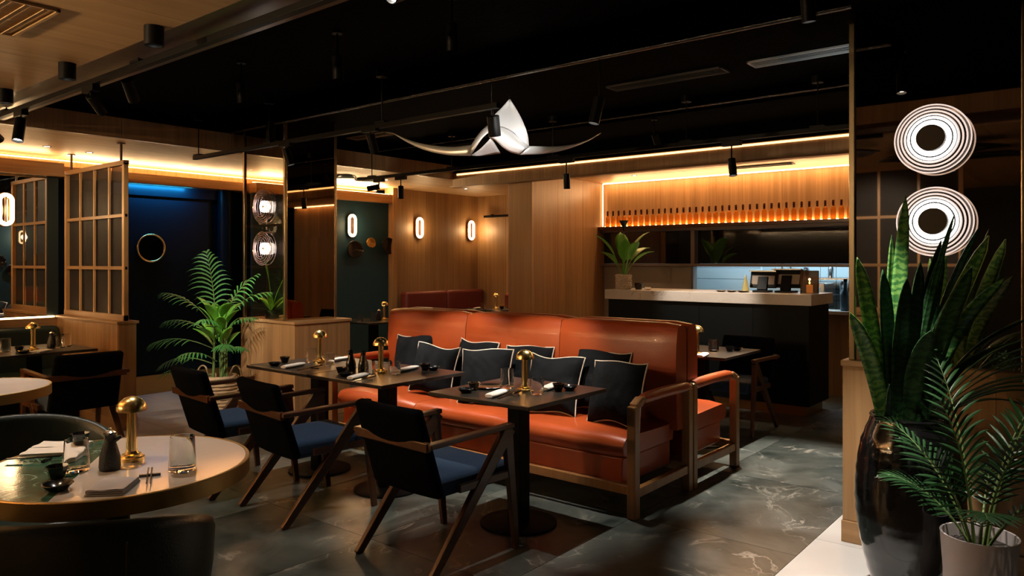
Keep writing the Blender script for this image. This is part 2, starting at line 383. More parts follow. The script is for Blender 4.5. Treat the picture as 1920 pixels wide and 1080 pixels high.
# ---- fascias (drop edges of the low ceilings)
def fascia(name, label, x0, x1, y0, y1, z0, z1, m='oak_z', n=1, ax='x'):
    b = MB().box(x0, x1, y0, y1, z0, z1).build(name, 'walnut'); structure(b, label, 'trim')
    L = (x1 - x0) if ax == 'x' else (y1 - y0); s = L / n
    if ax == 'x': me = MB().box(.001, s - .001, -.006, 0, 0, z1 - z0).mesh('panel', m)
    else: me = MB().box(-.006, 0, .001, s - .001, 0, z1 - z0).mesh('panel', m)
    for i in range(n):
        o = bpy.data.objects.new('panel', me); COL.objects.link(o); o.parent = b
        o.location = (x0 + i * s, y0, z0) if ax == 'x' else (x0, y0 + i * s, z0)
    return b
fascia('trim_1', 'oak drop edge of the back ceiling, facing the raised black ceiling', 1.65, 6.94, 6.60, 6.64, ZL - .004, 2.70, n=9)
MB().box(1.65, 6.94, 6.615, 6.64, 2.70, ZB).build('upper_band', 'blackceil', bpy.data.objects['trim_1'])
fb = fascia('trim_2', 'oak drop edge of the bar ceiling with a glowing light line', 6.90, 6.94, -1.0, 6.60, ZL - .10, 2.60, n=10, ax='y')
MB().box(6.93, 6.94, -1.0, 6.6, 2.60, ZB).build('upper_band', 'blackceil', fb)
MB().box(6.885, 6.893, -.9, 6.52, 2.570, 2.590).build('led_strip', 'ledline', fb)
MB().box(6.83, 6.94, -1.0, 6.6, ZL - .115, ZL - .10).build('lip', 'oak_y', fb)
tb = fascia('trim_3', 'black beam along the edge of the left oak ceiling with an oak inner face', 1.65, 1.95, -3.3, 6.6, 2.545, 2.60, m='blackceil', n=8, ax='y')
MB().box(1.95, 1.97, -3.3, 6.6, 2.58, 2.72).build('oak_face', 'oak_z', tb)
MB().box(1.65, 1.95, -3.3, 6.6, 2.60, ZB).build('beam_core', 'blackceil', tb)
d1 = MB().box(3.48, 3.80, 1.0, 6.58, 2.70, ZB).build('trim_4', 'duct', bevel=.012, seg=3); structure(d1, 'black glossy boxed duct under the black ceiling beyond the left track', 'duct')
d2 = MB().box(5.55, 5.75, 1.0, 6.58, 2.72, ZB).build('trim_5', 'duct', bevel=.012, seg=3); MB().tube([(5.57, 1.0, 2.722), (5.57, 6.55, 2.722)], .010, 10).build('edge_glint', 'edge_glint', d2, 40)  # gloss tube added along the duct edge to make a highlight
MB().tube([(3.80, 1.0, 2.70), (3.80, 6.55, 2.70)], .014, 10).build('edge_glint', 'edge_glint', d1, 40)  # added gloss tube, stands for the glint on this duct edge
structure(d2, 'black glossy boxed duct under the black ceiling before the bar', 'duct')
# ---- outer walls
def panelled(name, label, p, ax, L, z0, z1, n, m='oak_z', face=-1, th=.04, cat='wall'):
    """wall with its visible face through p, running along ax for L; face: the side that the boards are on"""
    x, y = p
    if ax == 'x':
        b = MB().box(x, x + L, y + (0 if face < 0 else -th), y + (th if face < 0 else 0), z0, z1).build(name, 'walnut')
        s = L / n; me = MB().box(.0012, s - .0012, -.008 if face < 0 else 0, 0 if face < 0 else .008, 0, z1 - z0).mesh('panel', m)
    else:
        b = MB().box(x + (0 if face < 0 else -th), x + (th if face < 0 else 0), y, y + L, z0, z1).build(name, 'walnut')
        s = L / n; me = MB().box(-.008 if face < 0 else 0, 0 if face < 0 else .008, .0012, s - .0012, 0, z1 - z0).mesh('panel', m)
    structure(b, label, cat)
    for i in range(n):
        o = bpy.data.objects.new('panel', me); COL.objects.link(o); o.parent = b
        o.location = (x + i * s, y, z0) if ax == 'x' else (x, y + i * s, z0)
    return b
wl = MB().box(-4.2, -4.0, -3.4, 8.7, 0, ZB).build('wall_left', 'tealdark'); structure(wl, 'dark teal wall behind the viewer on the left', 'wall')
wf = MB().box(-4.0, 10.6, -3.5, -3.3, 0, ZB).build('wall_front', 'teal'); structure(wf, 'teal wall opposite the wall mirror', 'wall')
wr = MB().box(9.02, 9.1, 5.4, 8.5, 0, ZB).build('wall_right', 'oak_z'); structure(wr, 'oak side wall of the alcove with the burgundy bench', 'wall')
wb = MB().box(-4.0, 9.1, 8.45, 8.6, 0, ZB).build('wall_back', 'navy'); structure(wb, 'dark navy back wall with a round mirror and brass baseboard', 'wall')
# shallow panels of the navy wall: a door leaf shape under a lintel
MB().box(3.25, 3.60, 8.42, 8.45, .22, 2.20).build('panel', 'navy', wb, bevel=.004)
MB().box(3.62, 4.62, 8.43, 8.45, .22, 2.20).build('door_leaf', 'navy', wb, bevel=.006)
MB().box(3.25, 4.95, 8.40, 8.45, 2.21, 2.36).build('lintel', 'navy', wb, bevel=.006)
MB().tube([(4.80, 8.38, .22), (4.80, 8.38, 2.35)], .09, 20).build('pipe_casing', 'navy', wb, 40)
bb = MB().box(3.04, 5.2, 8.405, 8.45, 0, .205).build('baseboard_back', 'brassdull', bevel=.004); structure(bb, 'brushed brass baseboard along the navy back wall', 'baseboard')
# header with cove light
hd = MB().box(-4.0, 7.20, 8.20, 8.24, 2.33, 2.43).build('trim_6', 'oak_x'); structure(hd, 'oak header along the back wall with warm cove lighting above it', 'trim')
MB().box(-4.0, 7.20, 8.24, 8.45, 2.33, 2.35).build('shelf_board', 'oak_x', hd)
for i in range(14):
    MB().box(-4.0 + i * .8 + .001, -3.2 + i * .8 - .001, 8.44, 8.45, 2.35, ZL).build('panel', 'oak_z', hd)
MB().box(-4.0, 7.20, 8.27, 8.285, 2.352, 2.362).build('led_strip', 'led', hd)
MB().box(-4.0, 7.20, 8.425, 8.44, 2.512, 2.522).build('led_strip', 'ledsoft', hd)
# left booth: mirror over an oak ledge, header box in front
mb = MB().box(-4.0, 2.80, 8.19, 8.20, .95, 2.33).build('wall_mirror', 'mirror'); tag(mb, 'large wall mirror above the green booth bench at far left', 'mirror')
MB().box(-4.0, 2.80, 8.08, 8.2, 2.315, 2.33).build('lit_lip_line', 'brasspost', mb)  # brass strip stands for sconce light caught on the oak lip
lw = MB().box(-4.0, 2.87, 8.12, 8.40, 0, .93).build('trim_7', 'oak_x'); structure(lw, 'oak ledge behind the green bench with a light line under the mirror', 'trim')
MB().box(-4.0, 2.86, 8.165, 8.185, .932, .944).build('led_strip', 'led', lw)
MB().box(2.80, 2.90, 8.18, 8.44, .93, 2.33).build('dark_strip', 'tealdark', lw)
hb = MB().box(-4.0, 2.90, 8.03, 8.07, 2.31, 2.44).build('trim_8', 'oak_x'); structure(hb, 'oak box header in front of the booth mirror', 'trim')
MB().box(-4.0, 2.90, 8.07, 8.20, 2.33, 2.345).build('shelf_board', 'oak_x', hb)
MB().box(-4.0, 2.90, 8.10, 8.115, 2.348, 2.358).build('led_strip', 'ledsoft', hb)
# teal wall between column and alcove
tw = MB().box(5.0, 7.16, 8.12, 8.16, 0, 2.31).build('wall_teal', 'teal'); structure(tw, 'dark teal wall with a lit ring sconce and shell ornaments', 'wall')
th2 = MB().box(5.0, 7.20, 8.03, 8.20, 2.31, 2.43).build('trim_9', 'oak_x'); structure(th2, 'oak header over the teal wall', 'trim')
MB().box(5.0, 7.20, 8.10, 8.115, 2.432, 2.442).build('led_strip', 'led', th2)
tp = MB().box(7.16, 7.24, 8.02, 8.20, 0, ZL).build('trim_10', 'oak_z', bevel=.004); structure(tp, 'oak door post where the teal wall meets the oak wall', 'trim')
# alcove: oak wall with two sconces, right side wall
panelled('wall_alcove', 'oak panelled wall with two ring sconces above the burgundy bench', (7.24, 8.06), 'x', 1.78, 0, ZL, 3)
panelled('wall_alcove_side', 'brightly lit oak side wall at the right of the alcove', (9.0, 5.65), 'y', 2.41, 0, ZL, 4)
# oak pier between alcove and bar
pr = panelled('wall_pier', 'broad oak clad wall left of the bar', (6.98, 5.42), 'x', 1.66, 0, ZL, 3)
MB().box(6.94, 6.98, 5.36, 5.72, 0, ZL).build('end_post', 'frame', pr, bevel=.004)
MB().box(6.98, 8.64, 5.46, 5.65, 0, ZL).build('core', 'oak_z', pr)
# bar back wall: upper oak, bottle shelf, cabinets, opening
UB = 8.6
bw = panelled('wall_bar', 'oak panelled wall behind the row of bottles', (UB, -1.0), 'y', 6.42, 1.94, ZL, 8)
MB().box(UB - .16, UB, 2.0, 5.41, 1.905, 1.94).build('bottle_shelf', 'walnut', bw)
MB().box(UB - .03, UB - .02, 2.02, 5.38, 1.942, 1.952).build('led_strip', 'led', bw)
MB().box(UB - .07, UB - .055, -.9, 5.38, 2.515, 2.525).build('led_strip', 'led', bw)
MB().box(UB - .055, UB - .045, 5.392, 5.402, 1.95, 2.52).build('led_strip', 'ledsoft', bw)
fr = MB()
fr.box(UB - .10, UB + .06, 2.06, 5.41, 1.865, 1.905).box(UB - .10, UB + .06, 2.06, 5.41, 1.42, 1.455)
fr.box(UB - .10, UB + .06, 2.12, 2.20, .0, 1.905).box(UB - .10, UB + .06, 4.05, 4.10, 1.455, 1.865).box(UB - .05, UB + .06, 4.09, 4.12, .9, 1.42)
fr.build('window_frame', mat('taupe_frame', (.13, .095, .08), .4), bw, bevel=.003)
for a, b_ in ((2.20, 4.05), (4.10, 5.41)):
    MB().box(UB, UB + .02, a + .002, b_ - .002, 1.456, 1.864).build('cabinet_door', 'blackglass', bw)
MB().box(UB, UB + .04, 4.12, 5.41, .0, 1.42).build('plaster_panel', 'plaster', bw)
MB().box(UB, UB + .04, 2.20, 4.12, .0, .93).build('lower_wall', 'oak_z', bw)
MB().box(UB - .06, UB + .30, 2.20, 4.11, .90, .935).build('sill', 'counter', bw)
w2 = panelled('wall_bar_right', 'oak wall right of the kitchen opening', (UB, -1.0), 'y', 3.12, 0, 1.94, 4)
# kitchen room behind
kw = MB().box(10.3, 10.36, .8, 5.4, 0, 2.5).build('wall_kitchen', 'grout'); structure(kw, 'white tiled wall of the lit kitchen behind the bar', 'wall')
me = MB().box(-.006, 0, .003, .197, .003, .147).mesh('tile', 'whitewall')
for i in range(13):
    for j in range(6):
        o = bpy.data.objects.new('tile', me); COL.objects.link(o); o.parent = kw; o.location = (10.3, 1.9 + i * .2, .82 + j * .15)
kp = MB().box(9.55, 9.6, 3.62, 4.6, 0, 2.3).build('wall_kitchen_pier', 'whitewall'); structure(kp, 'white tiled pier inside the kitchen opening', 'wall')
for j in range(7): MB().box(9.54, 9.55, 3.625, 4.595, .8 + j * .15 + .003, .95 + j * .15 - .003).build('tile', 'whitewall', kp)
kc = MB().box(8.65, 10.36, .8, 5.4, 2.45, 2.5).build('ceiling_kitchen', 'whitewall'); structure(kc, 'white ceiling of the kitchen', 'ceiling')
ks = MB().box(8.65, 10.36, .75, .8, 0, 2.5).box(8.65, 10.36, 5.4, 5.45, 0, 2.5).build('wall_kitchen_side', 'whitewall'); structure(ks, 'white side wall inside the kitchen', 'wall')

# ================================================================== PARTITIONS
# left half wall with the timber screen
t = thing('partition_wall', 'waist-high oak partition carrying the left timber screen', 'partition', (2.945, 6.76, 0))
MB().box(-.075, .075, 0, 1.36, 0, .93).build('body', 'oak_z', t)
for i in range(8): MB().box(-.081, -.075, .17 * i + .001, .17 * (i + 1) - .001, 0, .93).build('panel', 'oak_z', t)
MB().box(-.075, .075, -.006, 0, 0, .93).build('end_panel', 'oak_z', t)
MB().box(-.095, .095, -.02, 1.36, .93, .955).build('ledge', 'oak_y', t, bevel=.004)
MB().box(-.086, .08, -.012, 1.36, 0, .10).build('plinth', 'oak_y', t)
def screen(name, label, x, y0, L, zb, zt, n, mirror=False):
    """timber grid running along y: posts, rails, mesh panes"""
    s = thing(name, label, 'screen', (x, y0, zb))
    H = zt - zb; p = .042; hz = [0, H / 3, 2 * H / 3, H]; st = (L - p) / n
    for i in range(n + 1):
        wd = p if i in (0, n) else .024
        c = p / 2 + i * st
        MB().box(-.02 if i in (0, n) else -.009, .02 if i in (0, n) else .009, c - wd / 2, c + wd / 2, 0, H).build('post' if i in (0, n) else 'mullion', 'frame', s, bevel=.002)
    for k, z in enumerate(hz):
        MB().box(-.024 if k in (0, 3) else -.012, .024 if k in (0, 3) else .012, 0, L, z - .02 if k == 3 else z - (.0 if k == 0 else .015), z + (.05 if k == 0 else .015 if k < 3 else .02)).build('rail', 'oak_y', s, bevel=.002)
    for i in range(n):
        for k in range(3):
            a = p / 2 + i * st
            MB().box(.013, .015, a + .013, a + st - .013, hz[k] + .015, hz[k + 1] - .015).build('mesh_pane', 'mesh', s)
    for c in (.10, L - .12):
        MB().tube([(0, c, H), (0, c, ZL - zb - .01)], .011, 8).lathe([(.035, 0), (.035, .008)], 12, (0, c, ZL - zb - .010)).build('hanger', 'walnut', s, 40)
    return s
screen('timber_screen', 'oak lattice screen with mesh panes on the left half wall', 2.945, 6.78, 1.32, .955, 2.35, 4)
# second booth behind the mirror view, beside the camera, seen only in the right mirror
t = thing('partition_wall', 'waist-high oak partition seen reflected in the right bronze mirror', 'partition', (.10, 1.15, 0))
MB().box(-.075, .075, 0, 1.6, 0, .93).build('body', 'oak_z', t); MB().box(-.095, .095, -.02, 1.62, .93, .955).build('ledge', 'oak_y', t)
screen('timber_screen', 'oak lattice screen seen reflected in the right bronze mirror', .10, 1.17, 1.5, .955, 2.42, 4)

# mirrored column box behind the first table
t = thing('planter_column', 'oak clad box column with glass and mirror upper sides behind the dark tables', 'column', (3.84, 5.57, 0))
MB().box(.01, .60, .01, .86, 0, .925).build('core', 'oak_z', t)
for i in range(4): MB().box(.15 * i + .001, .15 * (i + 1) - .001, 0, .01, 0, .925).build('panel', 'oak_z', t)
for i in range(5): MB().box(0, .01, .172 * i + .001, .172 * (i + 1) - .001, 0, .925).build('panel', 'oak_z', t)
MB().box(-.012, .615, -.012, .87, .925, .95).build('ledge', 'oak_x', t, bevel=.004)
MB().box(-.006, .606, -.006, .862, 0, .09).build('plinth', 'oak_x', t)
MB().box(.03, .55, .17, .18, .95, ZB).build('mirror_pane', 'bronzemirror', t)
MB().box(.018, .024, .19, .82, .95, 2.70).build('glass_pane', 'pane', t)
for x_, y_ in ((.01, .165), (.55, .165), (.01, .82)):
    MB().box(x_, x_ + .028, y_, y_ + .028, .95, ZB).build('brass_post', 'brasspost', t, bevel=.003)
MB().box(.53, .56, .19, .84, .95, ZB).build('back_pane', 'tealdark', t)

# right half wall with the bronze mirror
t = thing('partition_wall', 'waist-high oak partition at the right behind the black pot', 'partition', (4.16, -1.6, 0))
L = 2.74
MB().box(.01, .15, 0, L - .008, 0, .925).build('body', 'oak_z', t)
for i in range(8): MB().box(0, .01, L / 8 * i + .001, L / 8 * (i + 1) - .001, .115, .925).build('panel', 'oak_z', t)
MB().box(-.012, .162, 0, L + .008, .925, .955).build('ledge', 'oak_y', t, bevel=.004)
MB().box(-.012, .16, 0, L + .004, 0, .112).build('baseboard', 'oak_y', t, bevel=.003)
t = thing('bronze_mirror', 'tall bronze mirror in a brass frame on the right half wall', 'mirror', (4.20, .36, .955))
MB().box(0, .008, .0, .745, 0, ZB - .955).build('mirror_pane', 'smokemirror', t)
MB().box(-.018, .022, .725, .755, 0, ZB - .955).build('frame_post', 'brasspost', t, bevel=.004)
MB().box(-.018, .022, -.04, .0, 0, ZB - .955).build('frame_post', 'brasspost', t, bevel=.004)
t = thing('bronze_mirror', 'second bronze mirror cut off by the right edge of the photo', 'mirror', (4.20, -.80, .955))
MB().box(0, .008, 0, 1.10, 0, ZB - .955).build('mirror_pane', 'smokemirror', t)
MB().box(-.018, .022, -.03, .0, 0, ZB - .955).build('frame_post', 'brasspost', t, bevel=.004)

# ================================================================== BAR COUNTER
t = thing('bar_counter', 'black fronted bar counter with a thick veined marble top', 'counter', (7.2, 2.25, 0))
MB().box(.03, .64, .03, 2.24, .10, 1.06).build('front_panel', 'blacksatin', t, bevel=.003)
MB().box(.09, .6, .08, 2.2, 0, .10).build('kick_plate', 'brassdull', t)
MB().box(0, .68, 0, 2.27, 1.06, 1.165).build('marble_top', 'counter', t, bevel=.003)
for i in range(1, 4): MB().box(.026, .031, .57 * i, .57 * i + .004, .10, 1.06).build('groove_strip', 'black', t)
# ================================================================== SOFAS
def make_sofa():
    t = thing('sofa', 'long orange leather sofa with oak end frames, facing the viewer', 'sofa', (3.73, 2.14, 0), group='back to back leather sofas')
    L = 2.82
    for e, y in enumerate((0, L - .055)):
        MB().box(0, .06, y, y + .055, 0, .645).build('front_leg', 'sofawood', t, bevel=.006)
        MB().box(.69, .745, y, y + .055, 0, .66).build('rear_leg', 'sofawood', t, bevel=.006)
        MB().box(.06, .69, y + .008, y + .047, .115, .168).build('stretcher', 'sofawood', t, bevel=.004)
        a = MB().bar((.03, y + .0275, .635), (.11, y + .0275, .672), .055, .05).bar((.10, y + .0275, .672), (.745, y + .0275, .668), .05, .034).build('armrest', 'sofawood', t, bevel=.012)
        pts = [(.13 + .58 * i / 10, y + .0275, .672 + .006 * math.sin(i / 10 * math.pi)) for i in range(11)]
        MB().tube(pts, [.027] + [.034] * 9 + [.027], 14).build('leather_sleeve', 'leather', a, 50)
    MB().box(.02, .06, .055, L - .055, .13, .185).build('front_rail', 'sofawood', t, bevel=.004)
    MB().box(.69, .73, .055, L - .055, .13, .185).build('back_rail', 'sofawood', t, bevel=.004)
    MB().box(.06, .66, .12, L - .12, .165, .325).build('seat_base', 'leather', t, 40, bevel=.012, seg=3)
    s = (L - .18) / 3
    for i in range(3):
        y0 = .09 + s * i
        rows = []
        prof = [(.645, .33), (.655, .44), (.64, .452), (.45, .452), (.22, .458), (.08, .46), (.040, .45), (.018, .425), (.012, .39), (.018, .35), (.05, .33)]
        ny = 9
        for x, z in prof:
            row = []
            for j in range(ny):
                f = j / (ny - 1); e = min(f, 1 - f)
                k = .014 * max(0, 1 - e / .06) if e < .06 else 0
                row.append((x + (k if x < .3 else -k * .2), y0 + .002 + (s - .004) * f, z - (k * .9 if z > .4 else -k * .3)))
            rows.append(row)
        m = MB().grid(rows); n = len(prof)
        m.f.append(tuple(i_ * ny for i_ in range(n))[::-1]); m.f.append(tuple(i_ * ny + ny - 1 for i_ in range(n)))
        m.build('seat_cushion', 'leather', t, 50)
        # backrest pad
        y0b = .045 + (L - .09) / 3 * i; sb = (L - .09) / 3
        rows = []
        prof = [(.60, .40), (.585, .60), (.578, .80), (.585, .95), (.598, 1.03), (.625, 1.068), (.665, 1.08), (.705, 1.078), (.735, 1.06), (.745, 1.02), (.745, .40)]
        for x, z in prof:
            row = []
            for j in range(ny):
                f = j / (ny - 1); e = min(f, 1 - f)
                k = .018 * max(0, 1 - e / .05) if e < .05 else 0
                bul = .012 * math.sin(f * math.pi) if x < .62 else 0
                row.append((x + (k if x < .62 else 0) - bul, y0b + .002 + (sb - .004) * f, z - (k * .8 if z > 1.0 else 0)))
            rows.append(row)
        m = MB().grid(rows); n = len(prof)
        m.f.append(tuple(i_ * ny for i_ in range(n))[::-1]); m.f.append(tuple(i_ * ny + ny - 1 for i_ in range(n)))
        m.build('backrest', 'leather', t, 50)
    return t
sofa = make_sofa()
copy_tree(sofa, loc=(3.73 + 1.505, 2.14 + 2.82, 0), rz=R(180), label='orange leather sofa facing the bar, back against the first sofa')

# ---- cushions
def make_cushion(name, label, seed, wd, ht, group='charcoal cushions on the orange sofa'):
    rnd = random.Random(seed); n = 22; th = .085
    t = thing(name, label, 'cushion', group=group)
    ph = [rnd.uniform(0, 6.28) for _ in range(6)]
    def pos(s, q, side):
        y = wd / 2 * s * (1 - .085 * (1 - q * q)) ; z = ht / 2 * q * (1 - .10 * (1 - s * s)) + .012 * math.sin(3 * s + ph[0]) * abs(q)
        b = max(0, (1 - abs(s) ** 3.2) * (1 - abs(q) ** 3.2)) ** .55
        u1 = s * math.cos(ph[4]) + q * math.sin(ph[4]); wr = .007 * math.sin(7 * u1 + 1.6 * math.sin(3 * s + ph[1]) + ph[2]) * (.4 + .6 * math.sin(2.2 * q + 1.3 * s + ph[3]) ** 2) + .003 * math.sin(17 * u1 + 3 * math.sin(4 * q + ph[5]))
        return (side * (th * b + wr * b) , y, z + ht / 2)
    for side in (-1, 1):
        rows = [[pos(-1 + 2 * i / n, -1 + 2 * j / n, side) for i in range(n + 1)] for j in range(n + 1)]
        if side < 0: a = MB().grid(rows)
        else: a.grid(rows)
    a.build('cover', 'cushion', t, 60)
    edge = []
    N = 18
    for i in range(N): edge.append(pos(-1 + 2 * i / N, -1, 0))
    for i in range(N): edge.append(pos(1, -1 + 2 * i / N, 0))
    for i in range(N): edge.append(pos(1 - 2 * i / N, 1, 0))
    for i in range(N): edge.append(pos(-1, 1 - 2 * i / N, 0))
    MB().tube(edge, .0052, 6, closed=True).build('piping', 'piping', t, 60)
    return t
cush = [  # u, v, bottom z, tilt back, yaw, roll, size, label
    (4.215, 4.46, .47, 14, 4, -3, .46, 'charcoal cushion at the far left end of the sofa back row'),
    (4.215, 3.80, .47, 13, -4, 2, .45, 'charcoal cushion in the back row left of the seam of the sofa'),
    (4.215, 3.27, .47, 13, 3, -2, .45, 'charcoal cushion in the back row right behind the nearest table lamp'),
    (4.20, 2.66, .47, 15, -3, 0, .47, 'wide charcoal cushion at the right end of the sofa back row'),
    (4.02, 4.05, .455, 17, 10, 3, .43, 'small charcoal cushion in front, leftmost of the front row'),
    (3.98, 3.47, .455, 16, 12, -2, .45, 'upright charcoal cushion in the front row left of the tall glass'),
    (4.02, 2.92, .455, 18, 8, 2, .44, 'charcoal cushion in the front row just right of the nearest brass lamp'),
    (3.99, 2.40, .455, 16, -8, -3, .45, 'creased charcoal cushion nearest the oak armrest'),
]
for i, (x, y, z, ti, ya, ro, sz, lb) in enumerate(cush):
    sz *= .93; y += .05; c = make_cushion('cushion', lb, 11 + i, sz, sz * .98)
    c.location = (x, y, z); c.rotation_euler = (R(ro), R(ti), R(ya))

# ================================================================== ARMCHAIRS (V legs)
def make_chair():
    t = thing('armchair', 'placeholder', 'chair', group='navy armchairs with V shaped wooden legs')
    # seat
    rows = []; nx, ny = 8, 8
    m = MB().box(-.22, .27, -.235, .235, .355, .455)
    m.build('seat', 'bluefab', t, 40, bevel=.028, seg=4)
    # backrest : slightly curved leaning pad
    rows = []
    for k in range(9):
        f = k / 8; z = .36 + .43 * f; row = []
        for j in range(9):
            y = -.245 + .49 * j / 8
            row.append((-.195 - .135 * f - .018 * (1 - (y / .245) ** 2), y * (1 - .03 * f), z))
        rows.append(row)
    MB().grid(rows).build('backrest', 'blackfab', t, 60, solid=.055, bevel=.02, seg=3)
    for s in (-1, 1):
        y = s * .272
        a = MB().bar((-.315, y, .628), (.255, y, .640), .048, .026, w2=.042)
        a.build('armrest', 'walnut', t, bevel=.006)
        MB().bar((.235, y, .632), (-.305, y, 0), .034, .075, w2=.028, h2=.040).build('rear_leg', 'walnut', t, bevel=.005)
        MB().bar((.215, y, .630), (.285, y, 0), .034, .060, w2=.026, h2=.034).build('front_leg', 'walnut', t, bevel=.005)
        MB().bar((-.12, y, .395), (.25, y, .395), .024, .04).build('side_rail', 'walnut', t, bevel=.004)
    MB().bar((-.308, -.272, .622), (-.308, .272, .622), .045, .028, side=(0, 0, 1)).build('back_rail', 'walnut', t, bevel=.005)
    return t
ch = make_chair(); ch.location = (2.72, 2.70, 0); ch.rotation_euler = (0, 0, R(-3))
ch['label'] = 'navy armchair nearest the viewer, seen from behind at the nearest dark table'
copy_tree(ch, loc=(2.72, 3.80, 0), rz=R(-7), label='navy armchair in the middle of the row of three seen from behind')
copy_tree(ch, loc=(2.72, 4.60, 0), rz=R(-5), label='navy armchair at the far end of the row, beside the potted palm')
copy_tree(ch, loc=(2.34, 6.30, 0), rz=R(88), label='dark armchair drawn up to the left booth table, back to the viewer')
copy_tree(ch, loc=(6.38, 2.66, 0), rz=R(180), label='dark armchair between the sofa and the bar, mostly hidden')

# ================================================================== TABLES
def make_square_table():
    t = thing('square_table', 'placeholder', 'table', group='square dark stone tables by the orange sofa')
    MB().box(-.36, .36, -.355, .355, .728, .75).build('tabletop', 'darktop', t, bevel=.003)
    MB().box(-.12, .12, -.12, .12, .715, .728).build('mounting_plate', 'black', t)
    MB().box(-.045, .045, -.045, .045, .02, .715).build('pedestal', 'black', t, bevel=.004)
    MB().lathe([(.215, 0), (.215, .010), (.19, .018), (.06, .022)], 40).build('base', 'black', t, 30)
    return t
tb_ = make_square_table(); tb_.location = (3.29, 2.635, 0); tb_['label'] = 'square dark stone table nearest the viewer in front of the sofa'
copy_tree(tb_, loc=(3.25, 3.695, 0), label='middle square dark stone table, pushed against the far one')
copy_tree(tb_, loc=(3.25, 4.415, 0), label='far square dark stone table beside the oak column')
copy_tree(tb_, loc=(5.72, 2.66, 0), label='dark stone table behind the sofa in front of the bar')
copy_tree(tb_, loc=(2.30, 7.0, 0), rz=R(90), label='dark stone table in front of the green booth bench, right half')
copy_tree(tb_, loc=(1.58, 7.0, 0), rz=R(90), label='dark stone table in front of the green booth bench, cut by the left edge')
x, y = 6.12, 7.22
copy_tree(tb_, loc=(x, y, 0), label='dark table in front of the teal wall with a lit brass lamp')
ta_ = copy_tree(tb_, loc=(8.40, 7.12, 0), label='table laid with white napkins before the burgundy bench')
ta_.scale = (1, 1, 1.055)
def round_table(label, c, r, two_tone):
    t = thing('round_table', label, 'table', (*c, 0), rz=HEAD + R(14.8), group='round stone tables with brass rims')
    N = 72
    if two_tone:
        a0 = math.asin(.097 / r); q = r * .97; half = [(q * math.cos(a), q * math.sin(a)) for a in [a0 + (math.pi - 2 * a0) * k / 36 for k in range(37)]]
        rest = [(q * math.cos(a), q * math.sin(a)) for a in [math.pi - a0 + (math.pi + 2 * a0) * k / 40 for k in range(41)]]
        MB().prism(half, .70, .75).build('green_half', 'greenstone', t)
        MB().prism(rest, .70, .75).build('pale_half', 'whitestone', t)
    else:
        MB().lathe([(r * .97, .70), (r * .97, .75)], N).build('tabletop', 'whitestone', t, 30)
    MB().lathe([(r * .9, .694), (r, .694), (r, .7485), (r - .003, .7512), (r - .012, .7512), (r - .012, .70)], N, capb=False, capt=False).build('rim', 'brassdull', t, 30)
    MB().lathe([(.04, .02), (.04, .69), (.14, .694)], 24).build('pedestal', 'black', t, 30)
    MB().lathe([(.25, 0), (.25, .012), (.05, .022)], 40).build('base', 'black', t, 30)
    return t
RT = CF(-1.41, 2.67)
round_table('large round table, half green marble half pale stone, at lower left', RT, .445, True)
round_table('small round pale table cut by the left edge of the photo', CF(-3.10, 4.27), .40, False)

# ================================================================== TUB CHAIRS
def tub_chair(label, loc, rz):
    t = thing('tub_chair', label, 'chair', loc, rz, group='green leather tub chairs at the large round table')
    n = 26; rows_o = []; prof = []
    def plan(a, r_, e=0):
        return (r_ * math.cos(a) * .92 + e, r_ * math.sin(a))
    rows = []
    for i in range(n + 1):
        a = R(62) + (R(360 - 124)) * i / n; f = i / n
        h = .62 + .17 * max(0, math.sin(f * math.pi)) ** .7
        row = []
        for (rr, z) in ((.285, .40), (.30, .55), (.305, h - .03), (.315, h - .006), (.33, h), (.347, h - .006), (.355, h - .03), (.35, .55), (.315, .30), (.29, .285)):
            x, y = plan(a, rr); row.append((x, y, z))
        rows.append(row)
    m = MB().grid(rows); k = len(rows[0])
    m.f.append(tuple(range(k))); m.f.append(tuple(n * k + j for j in range(k))[::-1])
    m.build('shell', 'greenleather', t, 60)
    for s in (-.62, .62):
        a = math.pi + s; pts = []
        for rr, z in ((.304, .5), (.308, .72), (.33, .782 - .02), (.352, .72), (.345, .5), (.318, .31)):
            x, y = plan(a, rr + (.002 if rr > .32 else -.002)); pts.append((x, y, z))
        MB().tube(pts, .003, 5).build('seam', 'greenleather', t)
    pl = [(.30 * math.cos(a) * .9 + .02 + (.05 if math.cos(a) > 0 else 0), .285 * math.sin(a)) for a in [2 * math.pi * i / 30 for i in range(30)]]
    MB().prism(pl, .30, .455).build('seat', 'greenleather', t, 40, bevel=.03, seg=4)
    for sx in (-1, 1):
        for sy in (-1, 1):
            MB().tube([(.17 * sx, .17 * sy, .30), (.24 * sx, .24 * sy, 0)], [.018, .011], 10).build('leg', 'walnut', t, 40)
    return t
c1 = CF(-2.02, 3.12); c2 = CF(-1.25, 2.19)
tub_chair('green leather tub chair behind the large round table', (*c1, 0), math.atan2(RT[1] - c1[1], RT[0] - c1[0]))
t2 = tub_chair('dark green leather tub chair in the near left corner, seen from behind', (*c2, 0), HEAD + R(8))
t2.scale = (1, 1, 1.02)

